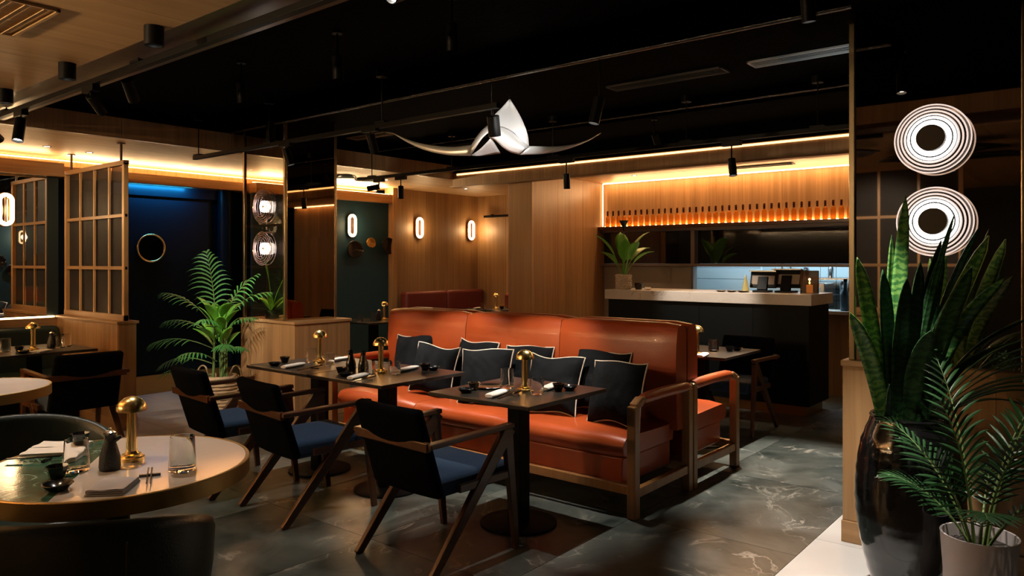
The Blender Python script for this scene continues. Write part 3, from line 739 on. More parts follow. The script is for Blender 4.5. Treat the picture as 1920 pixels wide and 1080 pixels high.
# ================================================================== BENCHES
def bench(name, label, p, L, m, ax, back=.88, nseg=3, depth=.60, rnd=True):
    """local: x along, y towards the wall"""
    t = thing(name, label, 'bench', (*p, 0), 0 if ax == 'x' else R(-90))
    s = L / nseg
    MB().box(.01, L - .01, .06, depth, 0, .30).build('base', 'black', t)
    for i in range(nseg):
        MB().box(s * i + .002, s * (i + 1) - .002, .0, depth - .12, .30, .455).build('seat', m, t, 40, bevel=.03, seg=4)
        MB().box(s * i + .002, s * (i + 1) - .002, depth - .15, depth, .40, back).build('backrest', m, t, 40, bevel=.045, seg=5)
    return t
bench('booth_bench', 'bottle green leather bench under the wall mirror at far left', (-.10, 7.49), 2.94, 'greenleather', 'x', back=.86)
bench('alcove_bench', 'burgundy leather bench against the oak wall in the alcove', (7.28, 7.40), 1.68, 'burgundy', 'x', back=1.05, nseg=2, depth=.62)
t = thing('alcove_bench', 'short burgundy leather bench end at the right of the alcove table', 'bench', (8.57, 6.00, 0))
MB().box(.0, .40, 0, .95, 0, .30).build('base', 'black', t)
MB().box(.0, .40, 0, .95, .30, .455).build('seat', 'burgundy', t, 40, bevel=.03, seg=4)
MB().box(.24, .40, 0, 1.35, .40, 1.0).build('backrest', 'burgundy', t, 40, bevel=.04, seg=4)
MB().box(.0, .34, -.05, 0, .0, .74).box(-.02, .38, -.06, .01, .74, .77).build('armrest', 'walnut', t, bevel=.006)

# ================================================================== TABLE LAMPS
def make_lamp():
    t = thing('table_lamp', 'placeholder', 'lamp', group='brass mushroom table lamps')
    MB().lathe([(.044, 0), (.044, .012), (.041, .015), (.033, .015), (.033, .022), (.024, .024), (.018, .035)], 32).build('base', 'brass', t, 40)
    MB().lathe([(.0185, .030), (.0175, .08), (.0165, .175), (.0165, .184)], 24).build('stem', 'brass', t, 40)
    pr = []
    for k in range(9): a = R(90) * k / 8; pr.append((.052 * math.cos(a), .182 + .050 * math.sin(a)))
    pi_ = [(r_ - .0025 if r_ > .003 else 0.0005, z - .0025) for r_, z in pr]
    pr[-1] = (.001, pr[-1][1])
    MB().lathe(pr, 36, capb=False).lathe(pi_, 36, capb=False, capt=False).build('dome_shade', 'brass', t, 40)
    MB().lathe([(.014, .184), (.018, .190), (.014, .202), (.004, .205)], 16).build('bulb', 'bulb', t, 40)
    return t
LP = make_lamp()
lamps = [(P(984, 733), .75, 'brass mushroom lamp on the nearest square table'),
         (P(714, 699), .75, 'brass mushroom lamp on the middle dark table, beside the black bottles'),
         (P(600, 679), .75, 'brass mushroom lamp glowing on the far dark table'),
         (P(247, 862), .75, 'large looking brass mushroom lamp on the round table'),
         (P(62, 657), .75, 'brass mushroom lamp on the left booth table'),
         ((6.24, 7.16), .75, 'glowing brass lamp on the table before the teal wall'),
         ((8.36, 7.12), .7915, 'brass mushroom lamp on the alcove table by the burgundy bench'),
         ((5.42, 2.56), .75, 'brass mushroom lamp mostly hidden behind the right end of the sofa')]
for i, (p, z, lb) in enumerate(lamps):
    o = LP if i == 0 else copy_tree(LP)
    o.location = (*p, z); o['label'] = lb; o.rotation_euler = (0, 0, i * .7)
for i, (p, z, lb) in enumerate(lamps):
    lamp('POINT', 'lamp_light', (p[0], p[1], z + .178), (3.0, 2.6, 4.6, 5.0, 3.0, 4.0, 3.4, 2.0)[i], (1, .60, .25), size=.012)

# ================================================================== TABLEWARE
def tumbler(r1, r2, h):
    t = MB()
    pr = [(.0005, 0), (r1, 0), (r1 + .001, .004), (r2, h), (r2 - .0012, h + .001), (r2 - .0022, h), (r1 - .0012, .012), (.0005, .010)]
    t.lathe(pr, 32, capb=False, capt=False); return t.mesh('tumbler', 'glass', 40)
GL_T = tumbler(.041, .037, .108); GL_S = tumbler(.037, .039, .084)
def simple(name, me, p, z, label, cat, group, rz=0, sc=1):
    o = bpy.data.objects.new(name, me); COL.objects.link(o); o.location = (*p, z); o.rotation_euler = (0, 0, rz)
    if sc != 1: o.scale = (sc, sc, sc)
    return tag(o, label, cat, group)
ME_BOWL = MB().lathe([(.0005, 0), (.018, 0), (.022, .004), (.036, .042), (.034, .042), (.020, .008), (.0005, .006)], 9, capb=False, capt=False).mesh('sauce_cup', 'blackware', 20)
ME_DISH = MB().lathe([(.0005, 0), (.022, 0), (.026, .003), (.046, .022), (.044, .0235), (.024, .007), (.0005, .006)], 28, capb=False, capt=False).mesh('sauce_dish', 'blackware', 40)
def napkin_mesh(w_, l_, h_, m, seed=1):
    mb_ = MB(); nx, ny = 10, 10; rnd = random.Random(seed)
    for lay in range(3):
        z0 = h_ * lay / 3; z1 = h_ * (lay + 1) / 3 - .0006; e = rnd.uniform(0, .004)
        top = [[(-l_ / 2 + e + (l_ - 2 * e) * i / nx, -w_ / 2 + e + (w_ - 2 * e) * j / ny, z1 + .0015 * math.sin(i * .9 + lay) * math.sin(j * .8)) for j in range(ny + 1)] for i in range(nx + 1)]
        mb_.grid(top); k = ny + 1
        mb_.box(-l_ / 2 + e, l_ / 2 - e, -w_ / 2 + e, w_ / 2 - e, z0, z1 - .002)
    return mb_.mesh('napkin', m, 50)
ME_NAPR = None
def roll_mesh(l_=.20, w_=.062, h_=.022):
    rows = []
    for i in range(13):
        f = i / 12; k = 1 - .25 * abs(2 * f - 1) ** 6; row = []
        for j in range(17):
            a = 2 * math.pi * j / 16
            row.append((-l_ / 2 + l_ * f, w_ / 2 * math.copysign(abs(math.cos(a)) ** .7, math.cos(a)) * k, h_ / 2 + h_ / 2 * math.copysign(abs(math.sin(a)) ** .8, math.sin(a)) * k))
        rows.append(row)
    m_ = MB().grid(rows); m_.f.append(tuple(range(16))[::-1]); m_.f.append(tuple(12 * 17 + j for j in range(16)))
    return m_.mesh('rolled_napkin', 'napkin', 40)
ME_ROLL = roll_mesh()
ME_FOLD = napkin_mesh(.115, .15, .018, 'napkingrey')
ME_FOLDW = napkin_mesh(.10, .19, .012, 'napkin', 3)
ME_STICK = MB().bar((-.115, 0, .011), (.115, 0, .004), .0075, .0075, w2=.004, h2=.004).mesh('chopstick', 'blackware')
ME_REST = MB().bar((0, -.033, .0045), (0, .033, .0045), .012, .007, side=(1, 0, 0)).mesh('chopstick_rest', 'blackware')
def make_bottle(spout):
    t = thing('sauce_bottle', 'placeholder', 'bottle', group='dark ceramic soy sauce bottles')
    MB().lathe([(.033, 0), (.035, .01), (.033, .045), (.022, .085), (.016, .10), (.0165, .118), (.019, .121)], 26).build('body', 'stoneware' if spout else 'blackware', t, 40)
    MB().lathe([(.020, .121), (.019, .128), (.010, .133), (.003, .135), (.0045, .141), (.001, .145)], 20).build('lid', 'steel' if spout else 'blackware', t, 40)
    if spout:
        MB().tube([(.016, 0, .10), (.030, 0, .108), (.038, 0, .112)], [.009, .007, .006], 10).build('spout', 'stoneware', t, 40)
    return t
BTL = make_bottle(False)
T1, T2, T3 = 'the far dark table', 'the middle dark table', 'the nearest dark table'
RTN, BT, TT, AT, ST = 'the large round table', 'the left booth table', 'the table by the teal wall', 'the alcove table', 'the table behind the sofa'
GG = 'clear tumblers on the tables'
for me_, x_, y_, lb, s_ in [
    (GL_T, 951, 727, 'taller clear tumbler left of the brass lamp on the nearest dark table', 1),
    (GL_S, 1007, 738, 'clear tumbler right of the brass lamp on the nearest dark table', 1),
    (GL_T, 694, 704, 'clear tumbler just left of the brass lamp on the middle dark table', .85),
    (GL_S, 740, 701, 'clear tumbler just right of the brass lamp on the middle dark table', 1),
    (GL_T, 584, 679, 'clear tumbler left of the glowing lamp on the far dark table', .9),
    (GL_S, 618, 683, 'clear tumbler right of the glowing lamp on the far dark table', .9),
    (GL_T, 143, 882, 'clear tumbler with a gilt lit rim on the green half of the round table', 1),
    (GL_T, 342, 881, 'clear tumbler right of the brass lamp on the round table', 1.08),
    (GL_T, 10, 660, 'clear tumbler at the left edge of the photo on the booth table', 1),
    (GL_T, 113, 652, 'clear tumbler left of a pair on the right of the booth table', .9),
    (GL_T, 125, 650, 'clear tumbler closest to the oak half wall on the booth table', 1),
    (GL_S, 1338, 659, 'clear tumbler on the table behind the sofa, lit from above', 1.1)]:
    simple('tumbler', me_, P(x_, y_), .7505, lb, 'glass', GG, sc=s_)
for me_, p_, lb in [(GL_S, (5.86, 7.16), 'clear tumbler at the left on the table by the teal wall'), (GL_T, (6.0, 7.08), 'clear tumbler left of the lamp on the table by the teal wall'),
    (GL_S, (8.18, 7.22), 'clear tumbler left of the lamp on the alcove table'), (GL_S, (8.50, 7.0), 'clear tumbler right of the lamp on the alcove table')]:
    simple('tumbler', me_, p_, .792 if p_[0] > 8 else .7505, lb, 'glass', GG)
for x_, y_, lb in [(889, 731, 'black sauce cup left of the rolled napkin on ' + T3), (1047, 733, 'black sauce cup at the right of ' + T3), (797, 694, 'black sauce cup at the right of ' + T2),
    (640, 701, 'black sauce cup at the left of ' + T2), (534, 680, 'black sauce cup on the left of ' + T1), (107, 897, 'black sauce cup on the green half of ' + RTN), (150, 832, 'black sauce cup at the far side of ' + RTN),
    (1368, 659, 'black sauce cup on ' + ST), (36, 659, 'black sauce cup left of the lamp on ' + BT)]:
    simple('sauce_cup', ME_BOWL, P(x_, y_), .7505, lb, 'cup', 'black faceted sauce cups')
for x_, y_, lb in [(873, 736, 'shallow black dish left of the sauce cup on ' + T3), (1068, 731, 'shallow black dish at the right of ' + T3), (812, 694, 'shallow black dish at the right of ' + T2),
    (648, 706, 'shallow black dish before the sauce bottles on ' + T2), (515, 686, 'shallow black dish at the left end of ' + T1), (108, 920, 'shallow black dish at the near edge of ' + RTN),
    (1382, 657, 'shallow black dish on ' + ST), (44, 663, 'shallow black dish left of the lamp on ' + BT)]:
    simple('sauce_dish', ME_DISH, P(x_, y_), .7505, lb, 'dish', 'shallow black sauce dishes')
simple('sauce_cup', ME_BOWL, (8.30, 6.96), .792, 'black sauce cup in front of the lamp on ' + AT, 'cup', 'black faceted sauce cups')
simple('sauce_dish', ME_DISH, (8.38, 6.86), .792, 'shallow black dish in front of the lamp on ' + AT, 'dish', 'shallow black sauce dishes')
for x_, y_, rz_, lb in [(932, 741, 14, 'white rolled napkin on the near side of ' + T3), (1032, 728, 16, 'white rolled napkin on the sofa side of ' + T3), (673, 708, 18, 'white rolled napkin in front of the bottles on ' + T2),
    (765, 694, 12, 'white rolled napkin on the right of ' + T2), (550, 688, 15, 'white rolled napkin at the left of ' + T1), (635, 676, 12, 'white rolled napkin behind the lamp on ' + T1), (1318, 668, 12, 'white rolled napkin on ' + ST)]:
    simple('rolled_napkin', ME_ROLL, P(x_, y_), .7505, lb, 'napkin', 'white rolled napkins', rz=R(rz_))
simple('rolled_napkin', ME_ROLL, (8.14, 7.3), .792, 'white napkin at the left of the alcove table', 'napkin', 'white rolled napkins', rz=R(20))
simple('rolled_napkin', ME_ROLL, (8.62, 6.98), .792, 'white napkin at the right of the alcove table', 'napkin', 'white rolled napkins', rz=R(10))
simple('folded_napkin', ME_FOLD, P(212, 917), .7515, 'folded grey napkin on the pale half of the round table', 'napkin', 'folded napkins', rz=HEAD + R(8))
simple('folded_napkin', ME_FOLDW, P(98, 850), .7515, 'folded pale napkin at the far side of the green marble half', 'napkin', 'folded napkins', rz=HEAD - R(78))
simple('folded_napkin', ME_FOLDW, P(118, 838), .7515, 'second pale napkin lying behind the first on the round table', 'napkin', 'folded napkins', rz=HEAD - R(84))
simple('folded_napkin', ME_FOLDW, P(76, 660), .7515, 'white folded napkin right of the lamp on the booth table', 'napkin', 'folded napkins', rz=R(40))
simple('plate', MB().lathe([(.0005, 0), (.05, 0), (.085, .010), (.083, .012), (.05, .004), (.0005, .004)], 36, capb=False, capt=False).mesh('plate', 'steel', 40), P(917, 727), .7505, 'flat grey plate between cup and glass on the nearest dark table', 'plate', None)
for (x_, y_), rz_, lb, sc_ in [((963, 743), 10, T3, 1), ((690, 713), 12, T2, 1), ((590, 692), 12, T1, 1), ((281, 893), 63, RTN, .75), ((88, 864), -42, RTN + ' beside the folded napkins', .8)]:
    c = Vector(P(x_, y_)); a = R(rz_)
    simple('chopstick_rest', ME_REST, (c.x, c.y), .7505, 'small dark chopstick rest on ' + lb, 'chopstick rest', 'chopstick rests', rz=a)
    for k in (-1, 1):
        off = Vector((-math.sin(a), math.cos(a))) * (.0055 * k) - Vector((math.cos(a), math.sin(a))) * .045
        simple('chopstick', ME_STICK, (c.x + off.x, c.y + off.y), .7585, ('left' if k > 0 else 'right') + ' dark chopstick of the pair on ' + lb, 'chopstick', 'chopsticks on ' + lb, rz=a + math.pi, sc=sc_)
bp = [(P(658, 694), 'black sauce bottle, left of the pair on ' + T2), (P(681, 696), 'black sauce bottle, right of the pair on ' + T2)]
for i, (p, lb) in enumerate(bp):
    o = BTL if i == 0 else copy_tree(BTL); o.location = (*p, .7505); o['label'] = lb
b3 = make_bottle(True); b3.location = (*P(206, 880), .7515); b3.scale = (1.0, 1.0, 1.0); b3.rotation_euler = (0, 0, R(-40)); b3['label'] = 'dark stoneware sauce bottle with spout and steel lid on the round table'
copy_tree(b3, loc=(*P(97, 652), .7505), label='pale lit sauce bottle on the left booth table')
copy_tree(b3, loc=(6.12, 7.12, .7505), label='small sauce bottle beside the lamp on the table by the teal wall')
# ================================================================== TRACKS AND SPOTS
def track(name, label, x, z, y0, y1, rods):
    t = thing(name, label, 'light track', (x, y0, z))
    MB().box(-.018, .018, 0, y1 - y0, -.014, .018).build('rail', 'black', t, bevel=.002)
    for y in rods:
        MB().tube([(0, y - y0, .018), (0, y - y0, ZB - z)], .005, 8).build('rod', 'black', t)
        MB().lathe([(.04, ZB - z - .05), (.04, ZB - z)], 20, (0, y - y0, 0)).build('canopy', 'black', t, 40)
        MB().box(-.024, .024, y - y0 - .05, y - y0 + .05, .016, .03).build('clamp', 'black', t)
    return t
track('light_track', 'black light track hanging in front of the back wall seating on the left', 3.38, 2.40, 2.86, 6.42, (6.35, 5.25, 3.9))
track('light_track', 'long black light track hanging parallel to the bar', 5.42, 2.40, 0.4, 6.55, (6.42, 5.2, 3.95, 2.65, 1.65))
track('light_track', 'black light track under the black beam at the upper left', 1.80, 2.50, 1.5, 6.9, (2.0, 4.0, 6.0))
def spot_head(label, x, y, z, aim, lit=True, energy=0, angle=40, color=NEUT, drop=.10, r=.030, L=.13, blend=.6, box=True, name='track_spotlight'):
    t = thing(name, label, 'spotlight', (x, y, z), group='black spotlights under the ceiling')
    if z > 2.5 and not box and name == 'pendant_spotlight': MB().tube([(0, 0, -.05), (0, 0, ZB - z)], .006, 8).lathe([(.03, ZB - z - .012), (.03, ZB - z)], 16).build('ceiling_mount', 'black', t, 40)
    if box: MB().box(-.022, .022, -.075, .075, -.05, -.012).build('driver_box', 'black', t, bevel=.003)
    c = Vector((0, 0, -.05 - drop)); MB().tube([(0, 0, -.04), c], .006, 8).build('arm', 'black', t)
    d = (Vector(aim) - Vector((x, y, z)) - c).normalized()
    q = Vector((0, 0, -1)).rotation_difference(d)
    h = MB().lathe([(r, -L), (r, 0), (r - .004, .004)], 24, capb=False).lathe([(r - .003, -L), (r - .003, -L + .02)], 24, capb=False, capt=False).build('head', 'black', t, 40)
    h.location = c; h.rotation_mode = 'QUATERNION'; h.rotation_quaternion = q
    MB().lathe([(.0005, -L + .018), (r - .004, -L + .018)], 24, capb=False, capt=False).build('lens', 'lens' if lit else 'black', h)
    if energy:
        p = Vector((x, y, z)) + c + d * (L + .005)
        lamp('SPOT', 'spot_light', p, energy, color, aim=aim, angle=angle, size=.018, blend=blend)
    return t
K = 1.8
# track by the bar
spot_head('spotlight swivelled level at the far left end of the long track', 5.42, 6.30, 2.40, (4.6, 7.2, 2.05), False, drop=.05)
spot_head('upright spotlight second from the left end of the long track', 5.42, 5.95, 2.40, (5.3, 5.8, 1.0), False, drop=.07)
spot_head('spotlight in the middle of the long track, left of the bar bottles', 5.42, 3.80, 2.40, (5.55, 3.8, .4), True, 60 * K, 55)
spot_head('spotlight on the long track below the bar ceiling vent', 5.42, 2.28, 2.40, (5.2, 1.95, .0), True, 130 * K, 62, NEUT)
# left track: light the sofa and tables
spot_head('black spotlight hanging in front of the winged sculpture', 3.41, 2.93, 2.42, (3.95, 3.15, .62), True, 56 * K, 50, NEUT, drop=.02, box=False, L=.12, r=.038)
spot_head('spotlight under the left track over the middle table', 3.38, 4.02, 2.42, (3.95, 3.95, .62), True, 56 * K, 50, NEUT, drop=.02)
spot_head('spotlight under the left track over the far table', 3.38, 5.02, 2.42, (3.75, 4.65, .62), True, 56 * K, 54, NEUT, drop=.02)
# left beam track
for y_, lb in ((2.55, 'nearest'), (3.45, 'middle'), (4.45, 'farthest')):
    spot_head('%s of three small pendant spotlights above the row of armchairs' % lb, 2.66, y_, 2.74, (2.80, y_ + .05, .45), False, 45, 34, NEUT, drop=.05, box=False, name='pendant_spotlight', blend=.7)
spot_head('lit white spotlight aimed down at the upper left corner', 1.80, 5.72, 2.50, (1.45, 5.3, .75), True, 30 * K, 50, NEUT, drop=.02, r=.034, L=.16)
spot_head('dark pendant spotlight below the black ceiling at upper left', 2.16, 4.97, 2.74, (3.60, 6.50, .95), True, 110, 32, (1, .95, .85), drop=.04, r=.036, L=.17, box=False, name='pendant_spotlight')
spot_head('tilted black spotlight right of the winged sculpture', 3.86, 2.46, 2.60, (3.55, 2.75, .7), True, 52 * K, 50, NEUT, drop=.08, box=False, r=.034, L=.16, name='pendant_spotlight')
spot_head('dark pendant spotlight above the left glass column', 3.62, 5.6, 2.74, (3.62, 5.6, 0), False, drop=.03, box=False, r=.036, L=.16, name='pendant_spotlight')
# can lights along the left oak ceiling edge
for i, (y, lb, e) in enumerate([(5.30, 'farthest black can light on the left oak ceiling edge', 14), (4.35, 'middle black can light on the left oak ceiling edge', 14), (3.37, 'nearest black can light on the left oak ceiling edge', 22)]):
    t = thing('can_light', lb, 'ceiling light', (1.585, y, ZL), group='black can lights along the oak ceiling edge')
    MB().lathe([(.042, -.085), (.042, 0)], 28, capb=False).lathe([(.034, -.085), (.034, -.06)], 24, capb=False, capt=False).lathe([(.034, -.085), (.042, -.085)], 24, capb=False, capt=False).build('housing', 'black', t, 40)
    MB().lathe([(.0005, -.07), (.012, -.07)], 20, capb=False, capt=False).build('lens', 'lens', t)
    lamp('SPOT', 'can_spot', (1.585, y, ZL - .075), e * K, NEUT, aim=(1.45, y - .45, 0), angle=58, size=.012, blend=.7)
# lights over the light tiles by the right pots, the bar front and the planter
spot_head('small black spotlight over the pale tiles at the lower right', 3.30, 1.05, 2.74, (3.72, .98, 0), True, 120 * K, 40, (1, .94, .86), drop=.05, box=False, name='pendant_spotlight')
spot_head('small black spotlight over the bar counter front', 6.10, 3.3, 2.74, (7.3, 3.3, 1.10), False, 130, 40, NEUT, drop=.05, box=False, name='pendant_spotlight')
# recessed spots in the bar and alcove ceilings
def recessed(x, y, lb, e, aim, ang=70):
    t = thing('recessed_light', lb, 'ceiling light', (x, y, ZL), group='small recessed ceiling lights')
    MB().lathe([(.034, -.004), (.034, 0), (.026, 0), (.026, -.004)], 20, capb=False, capt=False).build('trim_ring', 'black', t, 40)
    MB().lathe([(.0005, -.001), (.026, -.001)], 20, capb=False, capt=False).build('lens', 'lens', t)
    lamp('SPOT', 'recessed_spot', (x, y, ZL - .01), e, (1, .72, .42), aim=aim, angle=ang, size=.03, blend=.8)
recessed(8.0, 4.6, 'recessed light in the bar ceiling near the oak pier', 16, (8.0, 4.6, 0))
recessed(7.7, 3.6, 'recessed light in the middle of the bar ceiling', 16, (7.5, 3.6, 0))
recessed(7.7, 2.6, 'recessed light over the right end of the bar', 20, (7.5, 2.6, 0))
recessed(8.75, 6.6, 'recessed light washing the bright alcove side wall', 90, (9.0, 6.7, 1.0))
recessed(7.9, 7.3, 'recessed light over the burgundy bench', 16, (7.9, 7.4, 0), 80)
recessed(2.6, 7.6, 'recessed light over the left booth', 12, (2.3, 7.1, 0), 60)
recessed(.9, 7.2, 'recessed light over the left part of the booth', 10, (.9, 7.1, 0), 60)
# vents
def vent(label, x, y, z, wx, wy, n, m='steel'):
    t = thing('air_vent', label, 'vent', (x, y, z), group='slotted ceiling air vents')
    MB().box(-wx / 2, -wx / 2 + .012, -wy / 2, wy / 2, -.012, 0).box(wx / 2 - .012, wx / 2, -wy / 2, wy / 2, -.012, 0).box(-wx / 2, wx / 2, -wy / 2, -wy / 2 + .012, -.012, 0).box(-wx / 2, wx / 2, wy / 2 - .012, wy / 2, -.012, 0).build('frame', m, t)
    s = (wx - .024) / n
    for i in range(n):
        c = -wx / 2 + .012 + s * (i + .5)
        MB().bar((c, -wy / 2 + .01, -.008), (c, wy / 2 - .01, -.008), s * .42, .003, side=(1, 0, .35)).build('slat', m, t)
VW = mat('white_vent', (.55, .6, .62), .4); VD = mat('dark_vent', (.05, .05, .05), .5); VO = mat('oak_coloured_vent', (.36, .22, .10), .5)
vent('white slotted air vent at the right of the black ceiling', 4.82, 1.42, ZB, .16, .95, 5, VW)
vent('dark slotted air vent in the middle of the black ceiling', 4.82, 2.52, ZB, .16, .9, 5, VD)
vent('small slotted air vent in the black ceiling above the teal wall', 5.05, 6.0, ZB, .16, .6, 5, VO)
vent('oak coloured air vent cut by the upper left corner', 1.08, 3.72, ZL, .30, .55, 4, VO)
vent('dark linear air vent in the bar ceiling', 8.05, 3.05, ZL, .12, .7, 3, VD)
lamp('SPOT', 'vent_fill', (4.6, .9, 2.2), 6, COOL, aim=(4.85, 1.4, 2.78), angle=50, size=.05, blend=1)  # added light without a fixture, brightens the white vent

# ================================================================== SCONCES
def make_sconce():
    """pill ring facing -y"""
    t = thing('ring_sconce', 'placeholder', 'wall light', group='glowing pill shaped ring sconces')
    MB().tube([(.052 * math.cos(a) , -.02, (.085 if math.sin(a) > 0 else -.085) + .052 * math.sin(a)) for a in [2 * math.pi * (k + .5) / 28 for k in range(28)]], .019, 10, closed=True).build('light_ring', 'sconce', t, 60)
    MB().tube([(.056 * math.cos(a) , -.004, (.085 if math.sin(a) > 0 else -.085) + .056 * math.sin(a)) for a in [2 * math.pi * (k + .5) / 28 for k in range(28)]], .021, 8, closed=True).build('brass_backing', 'brass', t, 60)
    MB().box(-.006, .006, -.03, .0, -.135, .135).build('bracket', 'walnut', t)
    return t
SC = make_sconce()
for i, (x, y, z, e, lb) in enumerate([(2.44, 8.17, 1.97, 2.2, 'glowing ring sconce mounted on the booth mirror at the left edge'), (6.48, 8.10, 1.97, 2.5, 'glowing ring sconce on the teal wall'),
        (7.67, 8.03, 1.98, 3.5, 'left ring sconce on the oak alcove wall'), (8.80, 8.03, 1.98, 3.5, 'right ring sconce on the oak alcove wall'),
        ]):
    o = SC if i == 0 else copy_tree(SC); o.location = (x, y, z); o['label'] = lb
    lamp('POINT', 'sconce_glow', (x, y - .12, z), e, (1, .62, .28), size=.06)
# what the mirrors see behind the viewer: the same kind of sconce and shells on the front teal wall
o = copy_tree(SC, loc=(6.2, -3.27, 2.05), rz=math.pi, label='ring sconce on the front teal wall, seen small in the booth mirror')
lamp('POINT', 'sconce_glow', (6.2, -3.12, 2.05), 5, (1, .75, .45), size=.06)
lamp('SPOT', 'front_wall_wash', (6.4, -2.4, 2.7), 30, (.9, 1, .95), aim=(6.2, -3.3, 1.6), angle=100, size=.1, blend=1)

# ================================================================== SHELL ORNAMENTS (dark dished discs)
def shell(label, p, r, nrm, m='blackware', rx=1.0, name='wall_ornament', seed=0):
    rnd = random.Random(seed); n = 22; rows = []
    offs = [rnd.uniform(.9, 1.1) for _ in range(n)]
    for k in range(6):
        f = k / 5; row = []
        for j in range(n + 1):
            a = 2 * math.pi * j / n; q = 1 + .10 * math.sin(2 * a + seed) + .05 * math.sin(3 * a + seed * 2)
            row.append((r * f * q * math.cos(a) * rx, r * f * q * math.sin(a), .05 * r / .1 * .35 * (f ** 2 - .4 * math.sin(3 * a + seed) * f * .5)))
        rows.append(row)
    o = MB().grid(rows).build(name, m, None, 60, solid=.008)
    o.location = p; o.rotation_mode = 'QUATERNION'; o.rotation_quaternion = Vector((0, 0, 1)).rotation_difference(Vector(nrm))
    tag(o, label, 'ornament', 'dark shell shaped ornaments')
def at_wall(px, py, v):
    a = (px - 960) / FOCAL; d = FWD + RIG * a; k = v / d.y; return (d.x * k, v, EYE + (492 - py) / FOCAL * k)
a_ = at_wall(664, 468, 8.07); shell('dark shell ornament below the ring sconce on the teal wall', a_, .13, (0, -1, .1), seed=1)
a_ = at_wall(695, 455, 8.07); shell('crumpled gold leaf ornament on the teal wall', a_, .075, (0, -1, 0), 'gold', seed=2)
a_ = at_wall(727, 460, 8.07); shell('dark shell ornament right of the gold one on the teal wall', a_, .12, (0, -1, -.1), seed=3)
for i, (x, y) in enumerate([(5.45, 6.98), (5.85, 7.0), (5.2, 7.25)]):
    shell(['black lily pad shaped ornament on the oak ceiling, nearest the column', 'black lily pad shaped ornament on the oak ceiling near the track end', 'black lily pad ornament deeper on the oak ceiling'][i], (x, y, ZL - .04), .16, (0, 0, -1), rx=1.2, seed=5 + i)
for i, (x, y) in enumerate([(.9, 1.0), (1.2, 1.9), (.5, 1.6), (.9, 2.6), (.3, .9), (.7, 3.1)]):
    shell('black lily pad ornament over the viewer, seen in the right mirror, ' + ordinal(i + 1) + ' of six', (x, y, ZL - .04), .20, (0, 0, -1), rx=1.3, seed=15 + i)
for i, (x, z) in enumerate([(5.75, 1.5), (6.0, 1.28), (6.3, 1.4), (5.5, 1.25), (6.55, 1.55)]):
    shell('dark shell ornament seen in the booth mirror, ' + ordinal(i + 1) + ' of five', (x, -3.25, z), .14, (0, 1, 0), seed=25 + i)
# round mirror on navy wall
t = thing('round_mirror', 'round dark mirror with a thin gold rim on the navy wall', 'mirror', (3.92, 8.40, 1.63))
MB().tube([(.152 * math.cos(a), 0, .152 * math.sin(a)) for a in [2 * math.pi * k / 48 for k in range(48)]], .011, 8, closed=True).build('gold_rim', 'brass', t, 60)
MB().tube([(0, .0, 0), (0, .012, 0)], .150, 48).build('mirror_disc', 'smokemirror', t, 30)

M['bronzedark'] = mat('dark_brushed_bronze', (.06, .045, .035), .55, .6)
# ================================================================== RING LAMPS
def ring_lamp(label, p, r=.168, double=False):
    """ring lamp facing -x; p at the pane"""
    t = thing('ring_lamp', label, 'lamp', p, group='ridged glass ring lamps')
    def circ(rad, x): return [(x, rad * math.cos(a), rad * math.sin(a)) for a in [2 * math.pi * k / 56 for k in range(56)]]
    if double:      # see-through pair of glass discs round a bright ribbed core
        for x_ in (-.040, -.022, -.004): MB().tube(circ(r * .30, x_), .008, 10, closed=True).build('light_ring', 'ring', t, 60)
        MB().tube([(-.045, 0, 0), (0, 0, 0)], .012, 12).build('stem', 'brassdull', t, 40)
        for k, q in enumerate((.50, .64, .78, .90, .995)):
            MB().tube(circ(r * q, -.075 + .005 * k), .0030, 8, closed=True).build('ridge', 'ridge', t, 60)
    else:
        MB().tube(circ(r * .455, -.075), .0115, 12, closed=True).build('light_ring', 'ring', t, 60)
        MB().tube(circ(r * .60, -.072), .0055, 10, closed=True).build('light_ring', 'ring', t, 60)
        MB().tube([(-.05, 0, 0), (-.045, 0, 0)], r * .93, 48).build('back_plate', 'black', t, 30)
        MB().tube([(-.09, 0, 0), (-.098, 0, 0)], r * .38, 40).build('centre_disc', 'bronzedark', t, 30)
        MB().tube([(-.09, 0, 0), (0, 0, 0)], .014, 12).build('stem', 'brassdull', t, 40)
        for k, q in enumerate((.70, .80, .90, .995)):
            MB().tube(circ(r * q, -.07 + .006 * k), .0045 - .0004 * k, 8, closed=True).build('ridge', 'ringsoft', t, 60)
    if double:
        for k, q in enumerate((.76, .995)): MB().tube(circ(r * q, -.005), .003, 8, closed=True).build('rear_ridge', 'ridge', t, 60)
    pf = [(r * .58, 0), (r, 0)]
    vs = []; n = 48
    g = MB().grid([[(-.066 + .015 * f, r * (.58 + .41 * f) * math.cos(2 * math.pi * j / n), r * (.58 + .41 * f) * math.sin(2 * math.pi * j / n)) for j in range(n + 1)] for f in (0, .5, 1)])
    g.build('glass_disc', 'pane', t, 60, solid=.003)
    return t
def on_u(px, py, u):
    a = (px - 960) / FOCAL; d = FWD + RIG * a; k = u / d.x; return (u, d.y * k, EYE + (492 - py) / FOCAL * k)
for px, py, lb in [(1746, 259, 'upper ridged ring lamp on the right bronze mirror'), (1750, 415, 'lower ridged ring lamp on the right bronze mirror')]:
    q = on_u(px, py, 4.12); ring_lamp(lb, (4.195, q[1], q[2]))
for px, py, lb in [(491, 387, 'upper ridged ring lamp seen from the side on the left glass column'), (491, 466, 'lower ridged ring lamp seen from the side on the left glass column')]:
    q = on_u(px, py, 3.80); ring_lamp(lb, (3.855, q[1], q[2]), r=.150, double=True)

